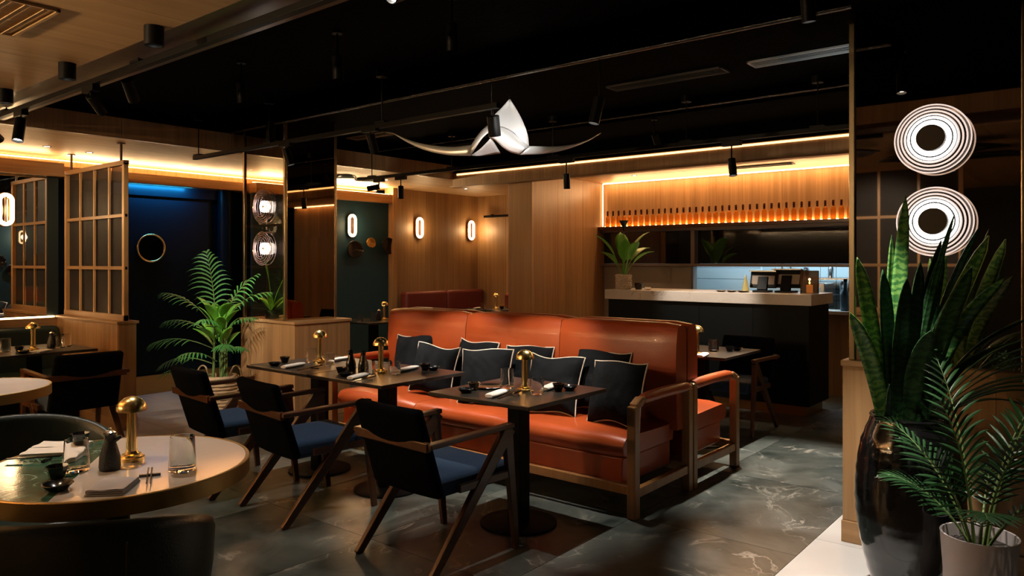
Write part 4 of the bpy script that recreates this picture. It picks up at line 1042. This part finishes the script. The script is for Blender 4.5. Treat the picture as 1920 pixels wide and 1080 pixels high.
# ================================================================== WINGED SCULPTURE
SD = 5.0; k_ = SD / FOCAL
c_ = CF((935 - 960) * k_, SD)
sc_ = thing('winged_sculpture', 'folded white metal sculpture with two long wings hanging from the black ceiling', 'sculpture', (c_[0], c_[1], EYE + (492 - 250) * k_), rz=HEAD - R(90))
def Q(x, y, d=0): return ((x - 935) * k_, d, (250 - y) * k_)
def catm(pts, n):
    out = []; pts = [Vector(p) for p in pts]; P_ = [pts[0] * 2 - pts[1]] + pts + [pts[-1] * 2 - pts[-2]]
    m = len(pts) - 1
    for i in range(n + 1):
        s = i / n * m; k = min(int(s), m - 1); f = s - k; a, b, c, d = P_[k:k + 4]
        out.append(.5 * ((2 * b) + (c - a) * f + (2 * a - 5 * b + 4 * c - d) * f * f + (3 * b - a - 3 * c + d) * f ** 3))
    return out
def sheet(name, e1, e2, n=20, bulge=0.0, rows=6):
    A, B = catm(e1, n), catm(e2, n)
    MB().grid([[tuple(A[i].lerp(B[i], j / rows) + Vector((0, -bulge * math.sin(j / rows * math.pi), 0))) for i in range(n + 1)] for j in range(rows + 1)]).build(name, 'sculpt', sc_, 60, solid=.004)
sheet('left_wing', [Q(725, 234, .35), Q(760, 252, .25), Q(800, 265, .15), Q(845, 273, .06), Q(884, 272, 0)], [Q(725, 235, .35), Q(757, 257, .25), Q(795, 276, .15), Q(838, 288, .06), Q(883, 292, 0)], bulge=.01)
sheet('right_wing', [Q(1138, 232, .35), Q(1110, 250, .27), Q(1075, 264, .16), Q(1035, 272, .06), Q(992, 274, 0)], [Q(1138, 233, .35), Q(1105, 254, .27), Q(1065, 273, .16), Q(1020, 286, .06), Q(974, 290, 0)], bulge=.01)
sheet('tail_fin', [Q(955, 180, .10), Q(940, 199, .06), Q(927, 216, .0), Q(919, 238, -.06), Q(918, 262, -.10)], [Q(956, 180, .10), Q(969, 203, .05), Q(981, 229, .0), Q(989, 253, -.02), Q(992, 275, 0)], bulge=-.03, rows=8)
sheet('body_fold', [Q(918, 262, -.10), Q(930, 268, -.09), Q(942, 278, -.06), Q(956, 286, -.03), Q(974, 290, 0)], [Q(922, 246, -.10), Q(940, 240, -.05), Q(958, 246, -.02), Q(975, 258, .0), Q(992, 275, 0)], bulge=.05, rows=8)
sheet('left_fold', [Q(883, 292, 0), Q(896, 274, -.05), Q(906, 262, -.08), Q(916, 254, -.10), Q(924, 250, -.10)], [Q(884, 272, 0), Q(893, 258, -.0), Q(905, 243, .0), Q(917, 232, .02), Q(930, 222, .02)], bulge=.02)
sheet('keel', [Q(884, 292, 0), Q(900, 290, .05), Q(915, 287, .08), Q(938, 284, .08)], [Q(883, 291, 0), Q(893, 285, 0), Q(905, 277, -.03), Q(922, 262, -.09)], n=10)
MB().tube([Q(955, 184, .10), (Q(955, 184)[0], .10, ZB - sc_.location.z)], .0015, 6).tube([Q(922, 240, -.06), (Q(922, 184)[0], -.06, ZB - sc_.location.z)], .0015, 6).build('hanging_wire', 'steel', sc_)
lamp('SPOT', 'sculpture_fill', (3.30, 2.62, 2.30), 45, (1, .95, .9), aim=(c_[0], c_[1], 2.33), angle=48, size=.02, blend=.8)  # fill added without a fixture to brighten the sculpture

# ================================================================== PLANTS
def frond(parent, name, base, az, elev, L, droop, nl, ll, m, ms='stem', w_=.016, bend=.5, sub=True, r0=.006, start=.3):
    """arching palm frond: stalk plus leaflets in one part"""
    pts = []; p = Vector(base); n = 14
    e = elev
    for i in range(n + 1):
        pts.append(p.copy()); d = Vector((math.cos(az) * math.cos(e), math.sin(az) * math.cos(e), math.sin(e))); p += d * (L / n); e -= droop / n * (0.4 + 1.2 * i / n)
    st = MB().tube(pts, [r0 * (1 - .8 * i / n) for i in range(n + 1)], 6).build('frond_stalk', ms, parent, 60)
    mb_ = MB()
    for s in (-1, 1):
        for i in range(nl):
            f = start + (1 - start) * (i + .5) / nl; q = f * n; k = min(int(q), n - 1); c = pts[k].lerp(pts[k + 1], q - k)
            t = (pts[k + 1] - pts[k]).normalized(); vt = max(0, t.z) ** 4; sd = (t.cross(Vector((0, 0, 1))) * (1 - vt) + RIG * vt * (1 if (t.cross(Vector((0, 0, 1)))).dot(RIG) >= 0 else -1)); sd = (sd - t * sd.dot(t)).normalized(); up = sd.cross(t).normalized()
            fl = ll * math.sin(math.pi * (.18 + .80 * (f - start) / (1 - start))) ** .7 * random.uniform(.88, 1.08)
            dr = (t * (.55 + .5 * f) + sd * s * (1.0 - .35 * f) + up * .12).normalized()
            ww = sd.cross(dr); ww = (t - dr * t.dot(dr)).normalized()
            row = []
            for j in range(6):
                g = j / 5; pos = c + dr * fl * g + Vector((0, 0, -bend * fl * g * g * .55)); wd = w_ * (math.sin(math.pi * min(1, .12 + .88 * g)) ** .6) * (1 if j < 5 else .05)
                row.append([pos - ww * wd / 2, pos + up * .0015, pos + ww * wd / 2])
            mb_.grid(row)
    lf = mb_.build('leaflets', m, st if sub else parent, 60); lf['kind'] = 'stuff'
def blade(parent, name, base, az, elev, L, W, m, droop=.3, fold=.15, edge=None, twist=0, n=10, prof=None):
    p = Vector(base); e = elev; rows = []; ed = [[], []]
    for i in range(n + 1):
        f = i / n; d = Vector((math.cos(az) * math.cos(e), math.sin(az) * math.cos(e), math.sin(e)))
        sd = Vector((-math.sin(az + twist * f), math.cos(az + twist * f), 0)); nr = d.cross(sd).normalized()
        wd = W * (prof(f) if prof else (.55 + .9 * f if f < .5 else 1.0 * math.sqrt(max(0, 1 - ((f - .5) / .5) ** 2.4)) + .0)) / 2
        rows.append([p - sd * wd - nr * fold * wd * -1, p - sd * wd * .5 + nr * fold * wd * .2, p, p + sd * wd * .5 + nr * fold * wd * .2, p + sd * wd + nr * fold * wd])
        ed[0].append(rows[-1][0]); ed[1].append(rows[-1][-1])
        p = p + d * (L / n); e -= droop / n * (.3 + 1.4 * f)
    o = MB().grid(rows).build('leaf', m, parent, 60, solid=.0035)
    if edge:
        MB().tube(ed[0], .0022, 5).tube(ed[1], .0022, 5).build('leaf_edge', edge, o, 60)
    return o
# --- kentia palm in a wicker basket
t = thing('potted_palm', 'tall kentia palm in a wicker basket beside the oak column', 'plant', (3.55, 6.30, 0))
bk = MB().lathe([(.13, 0), (.155, .10), (.165, .25), (.155, .40), (.150, .455), (.140, .455), (.140, .38), (.0005, .38)], 30, capt=False).build('basket', 'wicker', t, 40)
for k in range(15):
    z = .03 + .029 * k; r_ = .135 + .032 * math.sin(min(1, z / .42) * 2.2)
    MB().tube([((r_ + .004 * math.sin(a * 9 + k * math.pi)) * math.cos(a), (r_ + .004 * math.sin(a * 9 + k * math.pi)) * math.sin(a), z) for a in [2 * math.pi * j / 54 for j in range(54)]], .008, 6, closed=True).build('weave_row', 'wicker', bk, 60)
for s in (-1, 1):
    MB().tube([(s * .15 * math.sin(HEAD) + .05 * math.cos(a) * math.sin(HEAD), -s * .15 * math.cos(HEAD) - .05 * math.cos(a) * math.cos(HEAD), .44 + .10 * math.sin(a)) for a in [math.pi * j / 12 for j in range(13)]], .008, 6).build('handle', 'wicker', t, 60)
MB().lathe([(.0005, .40), (.138, .40)], 24, capb=False, capt=False).build('soil', 'soil', t)
random.seed(3)
# az in world; right of the picture is about -50.8 deg, left 129.2 deg, away 39.2 deg, towards us -140.8 deg
AR, AL, AB, AF = R(-50.8), R(129.2), R(39.2), R(-140.8)
fr_ = [(1.00, AL, 87, .64, .22, 13, .30, .28), (.98, AL, 56, .56, 1.1, 10, .17, .35), (.92, AL - .15, 34, .48, 1.0, 9, .15, .35), (.80, AL + .2, 28, .52, 1.1, 9, .17, .35), (.66, AL - .1, 22, .50, 1.2, 9, .16, .35), (.55, AL + .3, 30, .42, 1.2, 8, .15, .3),
       (1.02, AR, 58, .50, 1.2, 9, .16, .35), (.92, AR - .3, 50, .36, 1.2, 9, .13, .35), (.72, AR - .6, 45, .30, 1.3, 8, .12, .35), (.90, AF, 55, .38, 1.4, 8, .15, .3), (.75, AF + .5, 40, .36, 1.2, 8, .15, .3), (.95, AB, 60, .5, 1.2, 9, .17, .35), (1.02, AR + .1, 74, .52, .9, 9, .18, .4), (.70, AF - .5, 35, .36, 1.2, 8, .14, .3)]
for z0, az, el, L_, dr, nl, ll, st in fr_:
    frond(t, 'frond', (.03 * math.cos(az), .03 * math.sin(az), z0 - .12), az, R(el), L_ + .06, dr, nl, ll, 'leafk', w_=.017, r0=.006, start=st, bend=1.1)
for i in range(16):
    az = i * 2.4; z0 = .66 + .30 * (i / 15)
    blade(t, 'leaf', (.03 * math.cos(az), .03 * math.sin(az), z0), az, R(random.uniform(48, 78)), random.uniform(.22, .32), .10, 'leafb', droop=.8, prof=lambda f: .15 if f < .2 else max(.02, math.sin(math.pi * min(1, (f - .12) / .88)) ** .7))
for i in range(9):
    a = i * 2.2; r_ = .03 + .05 * (i % 3) / 2
    MB().tube([(r_ * math.cos(a), r_ * math.sin(a), .39), (r_ * .8 * math.cos(a + .3), r_ * .8 * math.sin(a + .3), .70), (r_ * math.cos(a), r_ * math.sin(a), .95 - .03 * (i % 4))], [.012, .009, .005], 8).build('cane', 'stem', t, 60)
# --- small palm on the ledge behind the left glass pane
t = thing('ledge_plant', 'bright green young palm on the column ledge behind the glass', 'plant', (3.96, 6.10, .95))
MB().lathe([(.06, 0), (.07, .08), (.064, .08), (.0005, .07)], 20, capt=False).build('pot', 'blackware', t, 40)
for i, (az, el, L_, dr) in enumerate([(AL, 86, .50, .3), (AR, 78, .42, .9), (AF, 66, .22, .6), (AL + .5, 52, .26, .8), (AR - .4, 50, .26, .8), (AL - .7, 40, .24, .6), (AR + .9, 40, .22, .6), (AF + 1, 45, .24, .7)]):
    blade(t, 'leaf', (0, 0, .07), az, R(el), L_, .055, 'leafb', droop=dr, prof=(lambda f: .09 if f < .62 else max(.02, math.sin(math.pi * min(1, (f - .6) / .4)) ** .6)) if i < 2 else None)
# --- black pot with snake plants
u_, v_ = CF((1705 - 960) / FOCAL * 3.3, 3.3)
t = thing('snake_plant', 'large snake plant in a tall glossy black pot at right', 'plant', (u_, v_, 0))
pr = []
for k in range(31):
    f = k / 30; z = .785 * f; r_ = .135 + .085 * math.sin(min(1, f * 1.02) * math.pi * .86) ** .9 - (.0 if f < .86 else (f - .86) * .12); r_ += .0018 * math.sin(f * 110)
    pr.append((r_, z))
rt = pr[-1][0]
pr += [(rt + .004, .790), (rt, .797), (rt - .012, .795), (rt - .018, .78), (rt - .022, .70), (.0005, .70)]
MB().lathe(pr, 56, capt=False).build('pot', 'blackpot', t, 40)
MB().lathe([(.0005, .72), (.17, .72)], 30, capb=False, capt=False).build('soil', 'soil', t)
random.seed(12)
def px_leaf(bx, tipx, tipy, L_w=.06, m='snakel', dd=0.0, bow=.12, edge=None, dp=0.0):
    """a strap leaf rising out of the pot towards a tip; built in the pot's own space"""
    D = 3.3 + dd; k = D / FOCAL
    tip = FWD * (D) + RIG * ((tipx - 960) * k) - Vector((u_, v_, 0)); tip.z = EYE + (492 - tipy) * k
    base = RIG * ((bx - 1705) * 3.3 / FOCAL) + FWD * dp; base.z = .72
    d = tip - base; h = Vector((d.x, d.y, 0)); side = RIG * 1.0; n = 12; rows = []; e0, e1 = [], []
    lean = h.length / max(.05, d.z)
    ph = random.uniform(0, 6)
    for i in range(n + 1):
        f = i / n; p = base + Vector((0, 0, d.z * f ** (1 - .0))) + h * (f ** (1.5 if lean < 1.2 else 1.1)); p += Vector((0, 0, bow * math.sin(f * math.pi) * min(1, lean)))
        a = .35 * math.sin(ph + f * 1.5); sd = (RIG * math.cos(a) + FWD * math.sin(a))
        if lean > .9: sd = Vector((0, 0, 1)) * .55 + sd * .45
        wd = L_w * 1.2 * (.55 + .45 * math.sin(min(1, f / .55) * math.pi / 2)) * (1 if f < .55 else math.sqrt(max(0, 1 - ((f - .55) / .45) ** 2.2))) / 2 + .0008
        rows.append([p - sd * wd - FWD * wd * .35, p, p + sd * wd - FWD * wd * .35]); e0.append(rows[-1][0]); e1.append(rows[-1][2])
    o = MB().grid(rows).build('leaf', m, t, 60, solid=.004, sub=1)
    if edge: MB().tube(e0, .0028, 5).tube(e1, .0028, 5).build('leaf_edge', edge, o, 60)
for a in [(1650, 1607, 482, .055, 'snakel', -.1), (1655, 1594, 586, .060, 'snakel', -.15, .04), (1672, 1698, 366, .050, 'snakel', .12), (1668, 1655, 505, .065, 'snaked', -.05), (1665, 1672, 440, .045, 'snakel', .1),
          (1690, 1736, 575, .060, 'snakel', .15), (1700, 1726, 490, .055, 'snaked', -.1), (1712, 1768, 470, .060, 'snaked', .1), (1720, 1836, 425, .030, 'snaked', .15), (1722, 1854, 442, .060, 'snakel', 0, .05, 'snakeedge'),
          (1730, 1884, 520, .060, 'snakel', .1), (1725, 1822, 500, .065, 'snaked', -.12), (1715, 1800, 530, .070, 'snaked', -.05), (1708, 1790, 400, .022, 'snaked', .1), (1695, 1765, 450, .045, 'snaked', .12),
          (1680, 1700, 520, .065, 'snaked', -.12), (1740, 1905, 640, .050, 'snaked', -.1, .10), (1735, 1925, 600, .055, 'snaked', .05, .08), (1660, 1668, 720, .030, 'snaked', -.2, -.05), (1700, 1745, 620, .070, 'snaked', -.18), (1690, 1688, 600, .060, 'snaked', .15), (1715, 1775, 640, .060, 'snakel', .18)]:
    px_leaf(*a)
for i in range(9):   # dark arching palm leaves at the right of the pot
    blade(t, 'leaf', (0.05, -0.05, .75), AR + R(-45 + 6 * i), R(62 - 4 * i), .62 + .03 * (i % 4), .030, 'leafd', droop=1.0 + .1 * i)
# --- bamboo palm in the white pot
u2, v2 = CF((1836 - 960) / FOCAL * 2.92, 2.92)
t = thing('potted_palm', 'bushy bamboo palm in a white ceramic pot at the lower right corner', 'plant', (u2, v2, 0))
MB().lathe([(.115, 0), (.125, .02), (.124, .25), (.134, .40), (.136, .408), (.128, .408), (.122, .36), (.0005, .34)], 40, capt=False).build('pot', 'whitepot', t, 40)
MB().lathe([(.0005, .36), (.122, .36)], 30, capb=False, capt=False).build('soil', 'soil', t)
random.seed(21)
for i in range(12):
    az = [AR, AR + .5, AR - .4, AF, AF + .6, AL, AL - .5, AB, AR + .9, AL + .4, AF - .5, AB + .7][i]
    frond(t, 'frond', (.03 * math.cos(az), .03 * math.sin(az), .36), az, R([80, 72, 60, 78, 64, 76, 60, 82, 50, 84, 55, 70][i]), [.88, .80, .62, .60, .45, .50, .40, .80, .55, .62, .45, .6][i], [.9, 1.2, 1.1, .9, 1.1, .9, 1.1, .7, 1.3, .6, 1.2, .9][i], 15, .17, 'leafd', w_=.012, start=.3)
# --- plant on the bar
bx, by = 7.36, 4.37
t = thing('potted_plant', 'broad leaved plant in a knobbly beige pot on the left end of the bar', 'plant', (bx, by, 1.165))
pt = MB().lathe([(.075, 0), (.082, .02), (.082, .17), (.074, .17), (.072, .14), (.0005, .14)], 24, capt=False).build('pot', 'beigepot', t, 40)
kn = MB()
for j in range(6):
    for k in range(16):
        a = 2 * math.pi * (k + .5 * (j % 2)) / 16; kn.lathe([(.001, .012), (.009, .008), (.012, 0), (.009, -.008), (.001, -.012)], 6, (.083 * math.cos(a), .083 * math.sin(a), .018 + .027 * j), capb=False, capt=False)
kk = kn.build('knobs', 'beigepot', pt, 60); kk['kind'] = 'stuff'
pf = lambda f: .10 if f < .45 else max(.02, math.sin(math.pi * min(1, (f - .40) / .6)) ** .7)
for az, el, L_, dr, W_ in [(AL, 72, .60, .9, .11), (AR, 80, .62, 1.1, .12), (AR + .4, 70, .52, 1.5, .11), (AF, 84, .46, .5, .10), (AR - .5, 60, .48, 1.2, .09), (AB, 80, .60, .9, .10), (AL + .4, 64, .42, 1.1, .09), (AF + .5, 74, .5, 1.0, .1)]:
    blade(t, 'leaf', (.01 * math.cos(az), .01 * math.sin(az), .14), az, R(el), L_ * .98, W_ * 1.55, 'leafb', droop=dr, prof=pf)
t = thing('flower_funnel', 'black funnel shaped flower rising above the bar plant', 'flower', (bx + .02, by + .01, 1.30))
MB().tube([(0, 0, 0), (.01, 0, .3), (0, 0, .52)], .005, 8).build('stalk', 'stem', t, 60)
MB().lathe([(.006, .52), (.02, .58), (.045, .63), (.055, .645), (.050, .645), (.018, .585), (.0005, .56)], 18, capb=False, capt=False).build('bloom', 'blackware', t, 40)

# ================================================================== BAR ITEMS
def bar_at(px, py=548, u=None):
    a = (px - 960) / FOCAL; d = FWD + RIG * a; k = (u or 7.5) / d.x; return (d.x * k, d.y * k)
ZC = 1.1655
ME_BB = MB().lathe([(.0005, 0), (.026, 0), (.029, .006), (.029, .10), (.024, .125), (.011, .145)], 14, capb=False, capt=False)
def make_beer():
    t = thing('amber_bottle', 'placeholder', 'bottle', group='row of backlit amber bottles on the lit shelf')
    MB().lathe([(.0005, 0), (.026, 0), (.029, .006), (.029, .110), (.023, .132), (.013, .146)], 14, capb=False, capt=False).build('body', 'amber', t, 50)
    MB().lathe([(.013, .145), (.0125, .178), (.0145, .180), (.0145, .190), (.013, .191), (.013, .210), (.0005, .212)], 12, capb=False, capt=False).build('neck', 'amberdark', t, 50)
    return t
BB = make_beer()
NB = 37
for i in range(NB):
    o = BB if i == 0 else copy_tree(BB)
    y = 5.30 - (5.30 - 2.26) * i / (NB - 1)
    o.location = (UB - .085, y, 1.9405); o['label'] = 'backlit amber bottle with a dark neck, %s from the left on the lit shelf' % ordinal(i + 1)
# POS terminals
def terminal(label, p, rz, w_, h_):
    t = thing('payment_terminal', label, 'terminal', (*p, ZC), rz, group='point of sale terminals on the bar')
    MB().box(-.08, .08, -w_ * .3, w_ * .3, 0, .02).build('foot', 'black', t, bevel=.004)
    MB().bar((-.02, 0, .02), (.03, 0, h_ * .7), .10, .04).build('stand', 'black', t, bevel=.004)
    MB().bar((.035, -w_ / 2, h_ * .58), (.035, w_ / 2, h_ * .58), .03, h_ * .8, side=(1, 0, -.3)).build('screen_body', 'black', t, bevel=.006)
    MB().bar((.016, -w_ / 2 + .02, h_ * .56), (.016, w_ / 2 - .02, h_ * .56), .002, h_ * .42, side=(1, 0, -.3)).build('rear_panel', 'plaster', t)
    MB().bar((.02, -w_ / 2, h_ * .98), (.02, w_ / 2, h_ * .98), .05, .012, side=(1, 0, 0)).build('top_edge', 'steel', t)
terminal('black payment terminal at the left, its back to the room, on the bar', bar_at(1430, u=7.55), .05, .27, .22)
terminal('wider black payment terminal beside the candle lantern on the bar', bar_at(1474, u=7.60), -.05, .30, .24)
x_, y_ = bar_at(1518, u=7.42)
t = thing('candle_lantern', 'smoked glass lantern with a burning candle on the right end of the bar', 'lantern', (x_, y_, ZC))
MB().lathe([(.085, .0), (.085, .225), (.081, .225), (.081, .008), (.0005, .008)], 36, capt=False).build('glass_cylinder', mat('smoked_glass', (.30, .22, .16), .02, trans=.9, ior=1.1), t, 40)
MB().lathe([(.03, .01), (.03, .085), (.0005, .088)], 20, capt=False).build('candle', mat('candle_wax', (.7, .35, .12), .5, emit=(1, .35, .08), es=.8), t, 40)
MB().lathe([(.0005, .094), (.006, .10), (.007, .108), (.001, .128)], 10, capb=False, capt=False).build('flame', 'flame', t, 40)
lamp('POINT', 'candle_light', (x_, y_, ZC + .14), .6, (1, .5, .18), size=.01)
x_, y_ = bar_at(1398, u=7.45)
t = thing('yellow_bottle', 'small tapered bottle of pale yellow liquid on the bar', 'bottle', (x_, y_, ZC))
MB().lathe([(.0005, 0), (.034, 0), (.036, .02), (.022, .10), (.012, .14), (.011, .155)], 18, capb=False, capt=False).build('body', mat('yellow_glass', (.9, .75, .3), .1, trans=.6, ior=1.3), t, 40)
MB().lathe([(.012, .155), (.012, .172), (.0005, .173)], 12, capt=False).build('cap', 'whitepot', t, 40)
for px, lb in [(1352, 'small dark plate left of the yellow bottle on the bar'), (1372, 'small dark plate beside the yellow bottle on the bar'), (1392, 'small dark plate under the yellow bottle edge on the bar')]:
    x_, y_ = bar_at(px, u=7.36 + (px - 1352) * .001)
    simple('small_plate', MB().lathe([(.0005, 0), (.03, 0), (.055, .012), (.053, .014), (.03, .004), (.0005, .004)], 24, capb=False, capt=False).mesh('small_plate', 'blackware', 40), (x_, y_), ZC, lb, 'plate', 'small plates on the bar')
x_, y_ = 7.40, 4.20
simple('black_cup', MB().lathe([(.0005, 0), (.035, 0), (.045, .03), (.048, .075), (.044, .075), (.04, .03), (.0005, .01)], 24, capb=False, capt=False).mesh('black_cup', 'blackware', 40), (x_, y_), ZC, 'black cup beside the beige plant pot on the bar', 'cup', None)
simple('glass_dish', MB().lathe([(.0005, 0), (.03, 0), (.04, .03), (.037, .03), (.027, .006), (.0005, .006)], 20, capb=False, capt=False).mesh('glass_dish', 'glass', 40), (7.36, 4.06), ZC, 'small clear dish right of the black cup on the bar', 'dish', None)
# kitchen things
t = thing('kitchen_shelf', 'steel wall shelves seen through the kitchen opening', 'shelf', (9.9, 2.0, 0))
for z in (1.05, 1.25): MB().box(0, .35, 0, 1.5, z, z + .02).build('shelf_board', 'steel', t)
for y in (0.02, 1.46): MB().box(.0, .02, y, y + .02, .9, 1.5).box(.33, .35, y, y + .02, 0, 1.5).build('post', 'steel', t)
random.seed(5)
for i in range(9):
    z = (1.0705, 1.2705)[i % 2]; h = random.uniform(.07, .13); r_ = random.uniform(.035, .06)
    simple('kitchen_jar', MB().lathe([(.0005, 0), (r_, 0), (r_, h), (r_ * .7, h * 1.15), (r_ * .7, h * 1.3), (.0005, h * 1.3)], 16, capb=False, capt=False).mesh('kitchen_jar', 'steel' if i % 3 else 'whitewall', 40), (10.05, 2.12 + .155 * i), z, 'jar on the kitchen shelf behind the bar, %s from the right' % ordinal(i + 1), 'jar', 'jars on the kitchen shelves')
t = thing('kitchen_hood', 'pale steel cabinet inside the kitchen opening', 'cabinet', (9.3, 2.75, .92))
MB().box(0, .4, 0, .75, 0, .30).build('body', 'steel', t, bevel=.01)
MB().box(-.01, 0, .05, .70, .05, .25).build('door', 'whitewall', t, bevel=.006)
x_, y_ = 8.72, 2.36
t = thing('kitchen_bottle', 'tall dark bottle at the right end of the kitchen opening', 'bottle', (x_, y_, .936))
MB().lathe([(.0005, 0), (.05, 0), (.055, .02), (.055, .16), (.02, .24), (.017, .32)], 20, capb=False, capt=False).build('body', mat('blue_dark_glass', (.03, .07, .10), .1), t, 40)
MB().lathe([(.02, .32), (.02, .35), (.0005, .352)], 14, capt=False).build('cap', 'black', t, 40)
# behind the viewer, seen only in the right mirror: a service stand
MB_ = thing('service_table', 'round wooden service table reflected in the right bronze mirror', 'table', (1.1, .95, 0))
MB_.location = (-.9, .2, 0)
MB().lathe([(.35, .72), (.36, .735), (.35, .75)], 40).build('tabletop', 'frame', MB_, 40)
MB().lathe([(.03, .02), (.03, .72)], 16).build('pedestal', 'black', MB_, 40)
MB().lathe([(.2, 0), (.2, .02)], 30).build('base', 'black', MB_, 40)

# extra lights added to brighten the room, shaped as small recessed lights
recessed(.9, 3.3, 'added recessed light in the left oak ceiling above the round tables', 16, (1.1, 3.0, .7), 50)
recessed(-1.5, 1.5, 'added recessed light behind the viewer in the left oak ceiling', 40, (-1.5, 1.5, 0), 80)
recessed(-1.0, 5.6, 'added recessed light at the far left of the oak ceiling', 30, (-1.0, 5.6, 0), 80)
recessed(3.0, 7.7, 'added recessed light in the back ceiling in front of the navy wall', 5, (3.4, 7.6, 0), 80)
recessed(6.4, 7.3, 'added recessed light in the back ceiling above the teal wall table', 16, (6.4, 7.4, 0), 90)
spot_head('spotlight on the left beam track aimed at the oak column', 1.80, 4.60, 2.50, (3.9, 5.9, .6), True, 130, 38, NEUT, drop=.02)

spot_head('added spotlight aimed at the lattice screen beside the viewer', 1.80, 1.90, 2.50, (.1, 1.95, 1.5), True, 60, 60, NEUT, drop=.02)  # added to brighten the screen in the right mirror

# added linear uplight (outside the frame), put in to brighten the oak ceiling
t = thing('added_uplight', 'added long black pendant uplight, out of view, brightening the oak ceiling', 'ceiling light', (-.55, 3.7, 2.22))
MB().box(-.03, .03, 0, 4.2, 0, .05).build('body', 'black', t)
MB().box(-.03, -.026, 0, 4.2, .05, .09).box(.026, .03, 0, 4.2, .05, .09).build('side', 'black', t)
MB().box(-.02, .02, .02, 4.18, .051, .055).build('led_strip', 'ledsoft', t)
for y in (.5, 2.1, 3.7): MB().tube([(0, y, .05), (0, y, ZL - 2.22)], .003, 6).build('wire', 'black', t)
lamp('AREA', 'uplight', (-.55, 5.8, 2.315), 110, (1, .68, .36), aim=(-.55, 5.8, 3), size=.05, sy=4.1)  # area light of the added fixture, aimed up at the oak
t = thing('wall_rail', 'dark horizontal rail on the alcove side wall', 'rail', (8.93, 5.75, 2.18))
MB().box(-.02, .02, 0, 2.1, 0, .035).build('bar', 'black', t)
for y in (.1, 1.0, 1.95): MB().box(.02, .06, y, y + .04, 0, .05).build('bracket', 'black', t)

spot_head('added spotlight on the left beam track aimed at the lattice screen on the half wall', 1.80, 6.35, 2.50, (2.95, 7.4, 1.75), True, 34, 70, (1, .78, .5), drop=.02)  # added head, lifts the brightness of the screen rails
spot_head('added small black spotlight above the potted plants at the lower right', 2.95, .05, 2.74, (3.45, .48, .35), True, 60, 30, NEUT, drop=.05, box=False, name='pendant_spotlight')  # added head, brightens the white pot

lamp('SPOT', 'ceiling_fill', (-.50, 3.9, 2.25), 130, (1, .68, .36), aim=(1.2, 3.3, 2.53), angle=80, size=.05, blend=1)  # added fill with no fixture, lightens the left oak ceiling

lamp('SPOT', 'column_plant_fill', (3.30, 5.05, 2.36), 110, NEUT, aim=(3.95, 6.1, 1.2), angle=24, size=.02, blend=.8)  # spot added with no fixture to light the ledge plant
